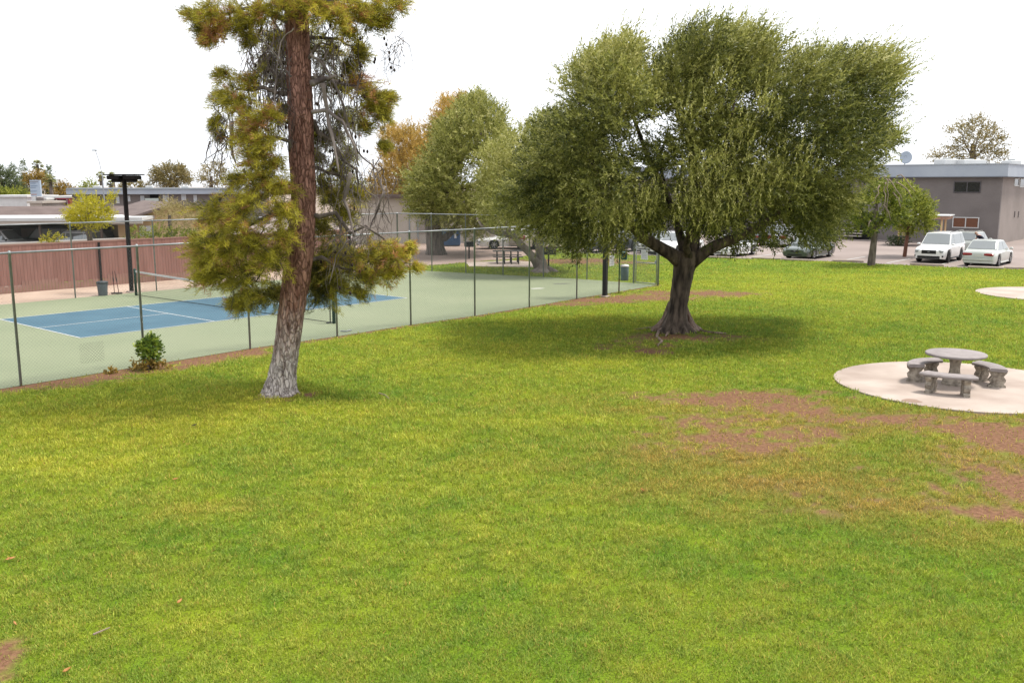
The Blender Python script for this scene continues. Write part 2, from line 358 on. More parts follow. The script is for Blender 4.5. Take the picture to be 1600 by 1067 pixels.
YEL = [(200, 660, 1.9, 2.0, .9), (330, 640, 1.6, 1.3, .8), (130, 720, 1.0, .9, .6), (540, 640, 1.4, .9, .5), (640, 560, 3, 2.0, .35), (760, 545, 3, 2.5, .4), (900, 500, 3, 1.2, .4),
       (820, 660, 1.0, .4, .5), (1240, 450, 6, 3.5, .45), (1450, 440, 6, 3, .5), (950, 560, 2.5, 1.2, .4)]
YELG = [(G(a, b)[0], G(a, b)[1], c, d, s) for a, b, c, d, s in YEL]
DRY = [(1130, 715, 1.9, .9, .8), (1260, 760, 1.9, .7, .85), (1400, 790, 1.9, .6, .8), (1300, 660, 2.4, 1.3, .7), (1560, 720, 1.2, 1.3, .8), (1050, 690, .9, .6, .7), (1050, 640, 1.4, .6, .6), (1500, 830, 1.2, .5, .5), (960, 620, .8, .4, .4),
       (340, 790, .6, .3, .5), (1440, 650, 2.2, .6, .6)]
DRYG = [(G(a, b)[0], G(a, b)[1], c, d, s) for a, b, c, d, s in DRY]
def blobs(x, y, L):
    r = np.zeros_like(x)
    for cx, cy, a, b_, s in L: r = np.maximum(r, s * np.exp(-.5 * (((x - cx) / a) ** 2 + ((y - cy) / b_) ** 2)))
    return r
def yellow(x, y): return np.clip(.30 + blobs(x, y, YELG) * .62 + (fbm(x * .55, y * .55, 21, 4) - .5) * .62 + (fbm(x * 2.3, y * 2.3, 33, 3) - .5) * .5 + (fbm(x * 7, y * 7, 35, 2) - .5) * .35, 0, 1)
def dry(x, y): return np.clip(blobs(x, y, DRYG) * 1.0 + (fbm(x * 1.3, y * 1.3, 41, 4) - .56) * .75, 0, 1)

def groundmat():
    m, t, b = newmat('lawn_soil'); b.inputs['Roughness'].default_value = .95; b.inputs['Specular IOR Level'].default_value = .1
    def at(n): a = N(t, 'ShaderNodeAttribute'); a.attribute_name = n; return a.outputs['Fac']
    def mixc(f, a, c):
        x = N(t, 'ShaderNodeMix', data_type='RGBA'); t.links.new(f, x.inputs[0])
        for s, q in ((6, a), (7, c)):
            if isinstance(q, tuple): x.inputs[s].default_value = rgb(q)
            else: t.links.new(q, x.inputs[s])
        return x.outputs[2]
    co = N(t, 'ShaderNodeTexCoord').outputs['Object']
    nz = N(t, 'ShaderNodeTexNoise'); nz.inputs['Scale'].default_value = 14; nz.inputs['Detail'].default_value = 8; t.links.new(co, nz.inputs[0])
    nb = N(t, 'ShaderNodeTexNoise'); nb.inputs['Scale'].default_value = 40; nb.inputs['Detail'].default_value = 4; t.links.new(co, nb.inputs[0])
    g = mixc(at('yel'), (.085, .165, .010), (.26, .285, .016)); g = mixc(at('dry'), g, (.15, .125, .03))
    gv = N(t, 'ShaderNodeMix', data_type='RGBA', blend_type='MULTIPLY'); gv.inputs[0].default_value = .8; t.links.new(g, gv.inputs[6])
    r = N(t, 'ShaderNodeValToRGB'); r.color_ramp.elements[0].position = .3; r.color_ramp.elements[1].position = .7; r.color_ramp.elements[0].color = (.45, .45, .45, 1); r.color_ramp.elements[1].color = (1.25, 1.25, 1.25, 1)
    t.links.new(nb.outputs[0], r.inputs[0]); t.links.new(r.outputs[0], gv.inputs[7])
    d = N(t, 'ShaderNodeValToRGB'); d.color_ramp.elements[0].position = .3; d.color_ramp.elements[1].position = .7; d.color_ramp.elements[0].color = (.098, .047, .027, 1); d.color_ramp.elements[1].color = (.218, .118, .068, 1); t.links.new(nz.outputs[0], d.inputs[0])
    t.links.new(mixc(at('dirt'), gv.outputs[2], d.outputs[0]), b.inputs['Base Color'])
    bp = N(t, 'ShaderNodeBump'); bp.inputs['Strength'].default_value = .6; bp.inputs['Distance'].default_value = .04; t.links.new(nb.outputs[0], bp.inputs['Height']); t.links.new(bp.outputs[0], b.inputs['Normal'])
    return m
def sheet(name, x0, x1, y0, y1, step, z, m):
    xs = np.arange(x0, x1 + step / 2, step); ys = np.arange(y0, y1 + step / 2, step); X, Y = np.meshgrid(xs, ys); n, k = X.shape
    v = np.stack([X.ravel(), Y.ravel(), np.full(X.size, z)], 1).astype(np.float32)
    i = (np.arange(n - 1)[:, None] * k + np.arange(k - 1)[None]).ravel(); f = np.stack([i, i + 1, i + k + 1, i + k], 1).astype(np.int32)
    me = bpy.data.meshes.new(name); me.vertices.add(len(v)); me.vertices.foreach_set('co', v.ravel()); me.loops.add(f.size); me.loops.foreach_set('vertex_index', f.ravel())
    me.polygons.add(len(f)); me.polygons.foreach_set('loop_start', np.arange(0, f.size, 4, dtype=np.int32)); me.update(calc_edges=True)
    for an, fn in (('dirt', dirt), ('yel', yellow), ('dry', dry)):
        a = me.attributes.new(an, 'FLOAT', 'POINT'); a.data.foreach_set('value', fn(X.ravel(), Y.ravel()).astype(np.float32))
    me.materials.append(m); o = bpy.data.objects.new(name, me); link(o); return o
g = MB().poly([(-1500, -60, -.03), (1500, -60, -.03), (1500, 2500, -.03), (-1500, 2500, -.03)]).build('ground', M['ground']); tag(g, kind='structure')
lawn = sheet('lawn', -22, 46, 2, 68, .16, 0.0, groundmat()); tag(lawn, kind='structure')

def flat(name, xy, z, m):
    o = MB().poly([(p[0], p[1], z) for p in xy]).build(name, m); return tag(o, kind='structure')
flat('court_surface', court_poly, .010, M['court_green'])
# dirt yard, sand strip and parking lot
yard = [G(x, y)[:2] for x, y in ((560, 425), (622, 420.6), (650, 416.5), (700, 413), (745, 409), (800, 405), (826, 399), (850, 392.6), (868, 391), (868, 372), (540, 372))]
flat('dirt_yard', yard, .008, M['yard'])
sandp = [far_pts[-1], FC, FC + V * 6 + U * 2, rB + rd * 14 + V * .5, rA - rd * 25 + V * .5, far_pts[-1] - U * 10]
flat('sand_strip', [far_pts[-1] - nrm(far_pts[0] - far_pts[-1]) * 10, FC, rB + rd * 8, rA - rd * 25], .006, M['sand'])
lotp = list(lot_edge) + [(90, 45), (90, 140), (4, 140), (4, 64)]
flat('parking_lot', lotp, .012, M['asphalt'])
flat('parking_lot', [(-80, 44), (-25, 44), (-5, 75), (-5, 140), (-80, 140)], .004, M['asphalt'])
def disc(c, r, n=72, wob=.0, s=0):
    return [(c[0] + (r + wob * math.sin(3 * q + s)) * math.cos(q), c[1] + (r + wob * math.sin(2 * q + s)) * math.sin(q)) for q in [2 * math.pi * k / n for k in range(n)]]
for nm, c, r in (('concrete_pad', PADC, PADR), ('concrete_pad', PAD2C, PAD2R)):
    o = MB().prism(disc(c, r, 96, .03), -.05, .035).build(nm, M['concrete']); tag(o, kind='structure')
pic = G(793, 413)
o = MB().prism([tuple(G(x, y)[:2]) for x, y in ((733, 417), (728, 410.5), (800, 408), (836, 410), (834, 418.2))], -.05, .03).build('concrete_pad', M['concrete']); tag(o, kind='structure')
stain = MB().poly([(q[0], q[1], .039) for q in [G(1425 + 15 * math.cos(a) * (1 + .2 * math.sin(3 * a)), 626 + 2.6 * math.sin(a) + 1.5 * math.cos(a), .035) for a in np.linspace(0, 2 * math.pi, 24, endpoint=False)]]).build('path_stain', mat('stain', (.34, .23, .17), .9)); tag(stain, kind='structure')

# court paint
Acr = G(125, 529)[:2]; Ccr = G(637, 466)[:2]; cu = nrm(Ccr - Acr); cv = np.array([-cu[1], cu[0]])
CL, CW = 13.41, 6.1
def cq(a, b_): return Acr + cu * a + cv * b_
bl = flat('court_blue_area', [cq(0, 0), cq(CL, 0), cq(CL, CW), cq(0, CW)], .014, M['court_blue'])
def strip(a0, b0, a1, b1, z=.018): return [(*cq(a0, b0), z), (*cq(a1, b0), z), (*cq(a1, b1), z), (*cq(a0, b1), z)]
lm = MB(); w = .05; h = .025
lm.poly(strip(0, 0, CL, w)); lm.poly(strip(0, CW - w, CL, CW)); lm.poly(strip(0, w, w, CW - w)); lm.poly(strip(CL - w, w, CL, CW - w))
lm.poly(strip(4.57 - w / 2, w, 4.57 + w / 2, CW - w)); lm.poly(strip(8.84 - w / 2, w, 8.84 + w / 2, CW - w))
lm.poly(strip(w, CW / 2 - h, 4.57 - w / 2, CW / 2 + h)); lm.poly(strip(8.84 + w / 2, CW / 2 - h, CL - w, CW / 2 + h))
tag(lm.build('court_lines', M['line']), kind='structure')

for pts, cc in (([(828, 451), (842, 450), (852, 450.5), (846, 452), (832, 452.5)], (.52, .53, .44)), ([(862, 443.6), (880, 442.8), (896, 443.2), (884, 444.2), (868, 444.6)], (.16, .17, .13))):
    flat('court_stain', [G(*q)[:2] for q in pts], .0145 if cc[0] > .3 or cc[0] < .2 else .0135, mat('worn_paint', cc, .9, tuple(q * .92 for q in cc), 2))
# ------------------------------------------------------------------ grass (nobody could count it)
grassm = None
def grass_material():
    m, t, b = newmat('grass_blade'); b.inputs['Roughness'].default_value = .6; b.inputs['Specular IOR Level'].default_value = .2
    def at(n): a = N(t, 'ShaderNodeAttribute'); a.attribute_name = n; return a.outputs['Fac']
    def mixc(f, a, c):
        x = N(t, 'ShaderNodeMix', data_type='RGBA'); t.links.new(f, x.inputs[0])
        for s, q in ((6, a), (7, c)):
            if isinstance(q, tuple): x.inputs[s].default_value = rgb(q)
            else: t.links.new(q, x.inputs[s])
        return x.outputs[2]
    g = mixc(at('yel'), (.158, .262, .032), (.455, .455, .048)); g = mixc(at('dry'), g, (.41, .28, .06))
    v = N(t, 'ShaderNodeMix', data_type='RGBA', blend_type='MULTIPLY'); v.inputs[0].default_value = 1; t.links.new(g, v.inputs[6])
    r = N(t, 'ShaderNodeValToRGB'); r.color_ramp.elements[0].color = (.48, .52, .48, 1); r.color_ramp.elements[1].color = (1.48, 1.40, 1.65, 1); t.links.new(at('tone'), r.inputs[0]); t.links.new(r.outputs[0], v.inputs[7])
    t.links.new(v.outputs[2], b.inputs['Base Color'])
    tr = N(t, 'ShaderNodeBsdfTranslucent'); mx = N(t, 'ShaderNodeMixShader'); mx.inputs[0].default_value = .35
    t.links.new(v.outputs[2], tr.inputs[0]); t.links.new(b.outputs[0], mx.inputs[1]); t.links.new(tr.outputs[0], mx.inputs[2]); t.links.new(mx.outputs[0], t.nodes['Material Output'].inputs[0])
    return m
def make_grass(n=1150000):
    rg = np.random.default_rng(5)
    # denser near the viewpoint, thinning evenly with distance
    y = 6.6 * np.exp(rg.random(n) * math.log(66 / 6.6)); x = (rg.random(n) * 2 - 1) * (y * .60 + 1.2)
    lot = lot_edge + [(90, 200), (-30, 200)]
    ok = ~inpoly(x, y, court_poly) & ~inpoly(x, y, lotp) & ~inpoly(x, y, yard) & ((x - PADC[0]) ** 2 + (y - PADC[1]) ** 2 > (PADR - .05 + .09 * rg.random(n) ** 2) ** 2) & ((x - PAD2C[0]) ** 2 + (y - PAD2C[1]) ** 2 > (PAD2R + .02) ** 2)
    ok &= ((x - near_pts[4][0]) * nn[0] + (y - near_pts[4][1]) * nn[1] > 0) | (y > 42)
    ok &= ~((x < -6.5) & (y > 40)) & ~inpoly(x, y, [G(*q)[:2] for q in ((733, 417), (728, 410.5), (800, 408), (836, 410), (834, 418.2))]) & (x > -16)
    x = x[ok]; y = y[ok]; n = len(x)
    dm = dirt(x, y); cl = fbm(x * 5.5, y * 5.5, 77, 3)
    keep = rg.random(n) > np.clip(dm ** .8 * 1.02 + dry(x, y) * .16 + smooth(.50, .34, cl) * .5, 0, .94)
    x = x[keep]; y = y[keep]; cl = cl[keep]; n = len(x)
    d = y; L = (.030 + .026 * rg.random(n)) * (.45 + 1.2 * cl) * np.clip(d / 9, .8, 1.75); wdt = .0075 * np.clip(d / 9, .8, 7) ** .8 * (.7 + .6 * rg.random(n))
    az = rg.random(n) * 2 * math.pi; lean = .25 + .95 * rg.random(n)
    dx = np.cos(az) * np.sin(lean); dy = np.sin(az) * np.sin(lean); dz = np.cos(lean)
    saz = az + math.pi / 2 + (rg.random(n) - .5) * 1.2
    p = np.stack([x, y, np.zeros(n)], 1); s = np.stack([np.cos(saz), np.sin(saz), np.zeros(n)], 1) * wdt[:, None] / 2; tip = p + np.stack([dx, dy, dz], 1) * L[:, None]
    # coarser darker clumps scattered through the turf
    nc_ = 5200; cy_ = 7 * np.exp(rg.random(nc_) * math.log(5.0)); cx_ = (rg.random(nc_) * 2 - 1) * cy_ * .6; ci = rg.integers(0, nc_, n); near_c = np.zeros(n, bool); sel = rg.random(n) < .07
    ok2 = (((x - PADC[0]) ** 2 + (y - PADC[1]) ** 2) > 16) & (x > -2) | (y < 19)
    qx = cx_[ci] + rg.normal(0, .035, n) * np.clip(cy_[ci] / 9, 1, 3); qy = cy_[ci] + rg.normal(0, .035, n) * np.clip(cy_[ci] / 9, 1, 3)
    good = sel & ~inpoly(qx, qy, court_poly) & (((qx - PADC[0]) ** 2 + (qy - PADC[1]) ** 2) > 9.4) & (((qx - near_pts[4][0]) * nn[0] + (qy - near_pts[4][1]) * nn[1]) > .8) & (dirt(qx, qy) < .3)
    f_ = np.clip(np.clip(qy, 7, 60) / np.clip(d, 7, 60), .2, 3); L = np.where(good, L * np.clip(f_ ** .4, .5, 1.2), L); s = np.where(good[:, None], s * (f_ ** .8)[:, None], s)
    p[good, 0] = qx[good]; p[good, 1] = qy[good]; tip[good] = p[good] + (np.stack([dx, dy, dz], 1) * L[:, None])[good] * 1.15; x = p[:, 0]; y = p[:, 1]
    mid = p + np.stack([dx * .4, dy * .4, dz * .6], 1) * L[:, None]
    v = np.stack([p - s, mid + s * 1.1 - s * 0, tip, mid - s * 1.1], 1)
    v[:, 0] = p
    o = polymesh('grass', v, 4, grass_material(), None, {'tone': np.clip(rg.random(n) * .75 + (cl - .5) * .9 + .1 - .28 * good * (ci % 3 > 0) + .2 * good * (ci % 3 == 0), 0, 1), 'yel': np.clip(yellow(x, y) + rg.normal(0, .1, n), 0, 1), 'dry': np.clip(dry(x, y) + dm[keep] * .3 + rg.normal(0, .14, n) + .8 * (rg.random(n) < .05), 0, 1)})
    return tag(o, 'short green mown lawn grass with yellowed patches', 'grass', kind='stuff')
make_grass()

# ------------------------------------------------------------------ fences
def wire_panels(segs, h, pitch=.085, r=.0015):
    mb_v = []; 
    vs = []
    for p0, p1 in segs:
        p0 = np.asarray(p0); p1 = np.asarray(p1); L = np.linalg.norm(p1 - p0); d = (p1 - p0) / L; nl = np.array([d[1], -d[0]])
        for sgn in (1, -1):
            for a in np.arange(-h, L, pitch):
                s0, z0, s1, z1 = a, 0, a + h, h
                if s0 < 0: z0 = -s0; s0 = 0
                if s1 > L: z1 = h - (s1 - L); s1 = L
                if s1 - s0 < .02: continue
                if sgn < 0: z0, z1 = h - z0, h - z1
                vs.append((p0[0] + d[0] * s0, p0[1] + d[1] * s0, z0 + .02, p0[0] + d[0] * s1, p0[1] + d[1] * s1, z1 + .02, d[0], d[1], nl[0], nl[1], sgn))
    a = np.array(vs); A = a[:, :3]; B = a[:, 3:6]; sd = np.stack([a[:, 6], a[:, 7], -a[:, 10]], 1) * .707; nl = np.stack([a[:, 8], a[:, 9], 0 * a[:, 8]], 1)
    rg = [sd * r, nl * r * .9 - sd * r * .5, -nl * r * .9 - sd * r * .5]
    q = []
    for k in range(3):
        q.append(np.stack([A + rg[k], A + rg[(k + 1) % 3], B + rg[(k + 1) % 3], B + rg[k]], 1))
    return np.concatenate(q).reshape(-1, 3)
FH = 3.03
def chain_fence(name, label, pts, skip=(), post_r=.030, galv='galv', corner=()):
    root = thing(name, label, 'chain link fence', (pts[0][0], pts[0][1], 0))
    for i, p in enumerate(pts):
        r = .045 if i in corner else post_r
        MB().lathe([(r, 0), (r, FH), (r * 1.5, FH + .005), (r * 1.5, FH + .04), (r * .5, FH + .075)], (p[0], p[1], 0), 12).build('post', M[galv], root, True)
    for i in range(len(pts) - 1):
        p0, p1 = pts[i], pts[i + 1]
        if i in skip: continue
        MB().tube([(p0[0], p0[1], FH + .025), (p1[0], p1[1], FH + .025)], .024, 8).build('top_rail', M['galv_light'], root, True)
    segs = [(pts[i], pts[i + 1]) for i in range(len(pts) - 1) if i not in skip]
    polymesh('wire_mesh', wire_panels(segs, FH), 4, M['wire'], root)
    return root
nf = chain_fence('chain_link_fence', 'long tall chain link fence along the near side of the court, next to the lawn', near_pts, corner=(11,))
# a darker patched piece of wire low in the mesh near the left end
pa = near_pts[3] + (near_pts[4] - near_pts[3]) * .46; pb = near_pts[3] + (near_pts[4] - near_pts[3]) * .66
pv = wire_panels([(pa - nn * -.012, pb - nn * -.012)], .5, .075, .0017); pv[:, 2] += .28
polymesh('wire_patch', pv, 4, M['wire_dark'], nf)
chain_fence('chain_link_fence', 'chain link fence across the far end of the court, with the gate at its end', end_pts, galv='galv_light', corner=(0, 6))
chain_fence('chain_link_fence', 'chain link fence behind the court in front of the red board fence', far_pts[0:1] + far_pts[1:], post_r=.028, corner=())
# gate between the corner post and the end fence
gp0 = end_pts[0]; gp1 = near_pts[-1]; gd = nrm(gp1 - gp0); gl = np.linalg.norm(gp1 - gp0)
root = thing('gate', 'galvanised chain link gate at the corner of the court carrying a white notice', 'gate', (*gp0, 0))
a0 = gp0 + gd * .12; a1 = gp1 - gd * .10
for q, z0, z1 in ((a0, .06, 2.2), (a1, .06, 2.2)): MB().tube([(*q, z0), (*q, z1)], .022, 8).build('stile', M['galv_light'], root, True)
for z in (.06, 1.0, 2.2): MB().tube([(*a0, z), (*a1, z)], .022, 8).build('rail', M['galv_light'], root, True)
v = wire_panels([(a0, a1)], 2.1, .085); polymesh('wire_mesh', v, 4, M['wire'], root)
MB().box((*(a1 - gd * .05), 1.05), (.08, .09, .14), math.atan2(gd[1], gd[0])).build('latch', M['galv'], root)
def signboard(name, label, px0, px1, p0, d, wdt=None):
    a = onplane(px0[0], px0[1], p0, d); b_ = onplane(px1[0], px1[1], p0, d); c = (a + b_) / 2; n = np.array([d[1], -d[0]])
    if np.dot(n, -c[:2]) < 0: n = -n
    c[:2] += n * .05
    r = thing(name, label, 'sign', c)
    rz = math.atan2(d[1], d[0]); L = np.linalg.norm((b_ - a)[:2]); H = abs(a[2] - b_[2])
    MB().box(c, (L, .012, H), rz).build('board', M['white'], r)
    t = MB()
    for k in range(5): t.box((c[0] + n[0] * .009, c[1] + n[1] * .009, c[2] + H * (.32 - .15 * k)), (L * (.72 - .12 * (k % 2)), .004, H * .045), rz)
    t.build('lettering', mat('sign_ink', (.45, .45, .47), .7), r)
    return r
signboard('notice_sign', 'white rectangular notice hung on the court gate', (1003, 390), (1013, 406), gp0, gd)
signboard('notice_sign', 'white rectangular notice wired to the court fence beside the black pole', (951, 399), (958, 415), near_pts[-2], nrm(near_pts[-1] - near_pts[-2]))

# red board fence
root = thing('board_fence', 'reddish brown board fence with dark steel posts behind the court', 'fence', (*rA, 0))
rL0, rL1 = -18, 19; hgt = 2.02; nR = np.array([rd[1], -rd[0]])
f = MB(); low = MB(); rg = np.random.default_rng(3); rz = math.atan2(rd[1], rd[0]); s = rL0
while s < rL1:
    wd = .14; c = rA + rd * (s + wd / 2)
    f.box((c[0], c[1], (hgt + .32) / 2 + rg.normal(0, .004)), (wd - .008, .02 + rg.random() * .008, hgt - .32), rz)
    hh = .30 + (.16 if int(s * 1.3) % 5 in (1, 2) else 0) + rg.random() * .06
    c2 = c + nR * .03; low.box((c2[0], c2[1], hh / 2), (wd * .9, .02, hh), rz, 0); s += wd
f.build('boards', M['redfence'], root); low.build('foot_boards', M['redfence_low'], root)
c = rA + rd * (rL0 + rL1) / 2
MB().box((c[0], c[1], hgt + .03), (rL1 - rL0, .06, .06), rz).build('cap_rail', M['redfence_low'], root)
for s in np.arange(-15.45, rL1, 3.05 * 1.6):
    c = rA + rd * (s + .3) + nR * .07; MB().box((c[0], c[1], 1.0), (.08, .07, 2.0), rz).build('post', M['pole'], root)
# pale block wall further back
bA = P(-20, 379.5, 52.0); bB = P(208, 372.8, 58.5); bd = nrm((bB - bA)[:2])
o = MB(); n_ = 10; L = np.linalg.norm((bB - bA)[:2])
e = bA[:2] - bd * 12
c = (e + bB[:2]) / 2; LL = np.linalg.norm(bB[:2] - e); rzb = math.atan2(bd[1], bd[0])
root = thing('block_wall', 'low pale block wall behind the red board fence in front of the carport', 'wall', (*c, 0))
MB().box((c[0], c[1], .635), (LL, .2, 1.27), rzb).build('wall_face', M['cream'], root)
MB().box((c[0], c[1], 1.305), (LL + .05, .26, .07), rzb).build('coping', mat('coping', (.60, .55, .50), .9), root)

# ------------------------------------------------------------------ foliage builders
def unit(rg, n): return nrm(rg.standard_normal((n, 3)))
def sprigs(pos, d, n, L, ll, lw, rg, spread=.8, droop=0.0, face=None):
    """leafy shoots: n narrow leaves along each stem. returns quads and one random tone per shoot."""
    k = len(pos); t = np.linspace(.05, 1, n)[None, :, None]
    Ls = (L * (.6 + .8 * rg.random(k)))[:, None, None]
    curve = np.zeros((k, 1, 3)); curve[:, 0, 2] = -droop
    base = pos[:, None] + d[:, None] * Ls * t + curve * (Ls * t) ** 2
    ld = nrm(d[:, None] * .75 + nrm(rg.standard_normal((k, n, 3))) * spread)
    rn = rg.standard_normal((k, n, 3))
    if face is not None: rn = rn * .55 + face[:, None]      # leaf blades turn their upper side to the light outside the clump
    side = nrm(np.cross(ld, rn))
    l = ll * (.65 + .7 * rg.random((k, n, 1))); w = lw * (.7 + .6 * rg.random((k, n, 1)))
    q = np.stack([base, base + ld * l * .5 + side * w / 2, base + ld * l, base + ld * l * .5 - side * w / 2], 2)
    return q.reshape(-1, 3)
def tufts(pos, d, n, ll, lw, rg, spread=.9):
    """needle tufts: thin triangles fanning out of a point."""
    k = len(pos); base = pos[:, None] + rg.standard_normal((k, n, 3)) * ll * .22
    ld = nrm(d[:, None] + nrm(rg.standard_normal((k, n, 3))) * spread); side = nrm(np.cross(ld, rg.standard_normal((k, n, 3))))
    l = ll * (.6 + .8 * rg.random((k, n, 1))); w = lw
    return np.stack([base - side * w / 2, base + side * w / 2, base + ld * l], 2).reshape(-1, 3)
def crown_points(lobes, dens, rg, shell=.45, flat=.85):
    """lobes: world centre + radius. Points in the outer shell of every lobe."""
    P_, D_, I_ = [], [], []
    for i, (c, r) in enumerate(lobes):
        n = max(6, int(dens * r * r)); u = unit(rg, n); rr = r * (shell + (1.06 - shell) * rg.random(n) ** .7)
        # uneven outline
        bump = 1 + .22 * np.sin(u[:, 0] * 5 + i) * np.cos(u[:, 2] * 6 + 2 * i)
        p = np.asarray(c) + u * (rr * bump)[:, None] * [1, 1, flat]
        P_.append(p); D_.append(u); I_.append(np.full(n, i))
    return np.concatenate(P_), np.concatenate(D_), np.concatenate(I_)
def px_lobes(L, Y, depth, rg, layers=(-.62, 0, .62)):
    """lobes given as outline positions in metres via the tree's own depth; each gets partners in depth so the crown is round."""
    xs = np.array([l[0] for l in L], float); ys = np.array([l[1] for l in L], float); cx, cy = (xs.min() + xs.max()) / 2, (ys.min() + ys.max()) / 2
    hx, hy = max(np.ptp(xs) / 2, 1) * 1.15, max(np.ptp(ys) / 2, 1) * 1.15
    o = []
    for (x, y, r) in L:
        e = math.sqrt(max(.06, 1 - ((x - cx) / hx) ** 2 * .8 - ((y - cy) / hy) ** 2 * .5))
        for k in layers:
            dy = k * depth * e + rg.normal(0, .12) * depth; YY = Y + dy
            o.append((P(x + rg.normal(0, r * .16), y + rg.normal(0, r * .14), YY), r * mpx(YY) * (1.0 if k < .3 else .92)))
    return o
def branch_path(a, b, rg, sag=.12, n=6):
    a = np.asarray(a, float); b = np.asarray(b, float); t = np.linspace(0, 1, n)[:, None]; L = np.linalg.norm(b - a)
    m = a + (b - a) * t; m[:, 2] += np.sin(t[:, 0] * math.pi) * L * sag; m[1:-1] += rg.normal(0, .035, (n - 2, 3)) * L; return m
def limb(mb, pts, r0, r1, n=8, jit=.05, seed=0):
    m = len(pts); mb.tube(pts, [r0 + (r1 - r0) * (i / (m - 1)) ** .8 for i in range(m)], n, jit=jit, seed=seed)
def trunk_tube(pts, rad, n=18, sub=5, jit=.05, seed=0, flute=0.0, flare_k=7):
    """smooth trunk through control points with fluting towards the foot."""
    pts = np.asarray(pts, float); m = len(pts); rad = np.interp(np.linspace(0, 1, m), np.linspace(0, 1, len(rad)), rad); tt = np.linspace(0, m - 1, (m - 1) * sub + 1)
    Q = np.stack([np.interp(tt, range(m), pts[:, k]) for k in range(3)], 1); rr = np.interp(tt, range(m), rad)
    for _ in range(2): Q[1:-1] = (Q[:-2] + 2 * Q[1:-1] + Q[2:]) / 4; rr[1:-1] = (rr[:-2] + 2 * rr[1:-1] + rr[2:]) / 4
    rg = np.random.default_rng(seed); ang = np.linspace(0, 2 * math.pi, n, endpoint=False); ph = rg.random(3) * 6
    vs = []; mm = len(Q)
    for i in range(mm):
        f = 1 - i / (mm - 1)
        sh = 1 + flute * (.35 + .65 * f ** 4) * (np.sin(ang * flare_k + ph[0] + i * .10) * .6 + np.sin(ang * 3 + ph[1] + i * .15) * .5) + rg.normal(0, jit * .4, n)
        vs += [Q[i] + np.array([math.cos(a), math.sin(a), 0]) * rr[i] * s_ for a, s_ in zip(ang, sh)]
    fs = [(i * n + j, i * n + (j + 1) % n, (i + 1) * n + (j + 1) % n, (i + 1) * n + j) for i in range(mm - 1) for j in range(n)] + [tuple(range((mm - 1) * n, mm * n))]
    return vs, fs

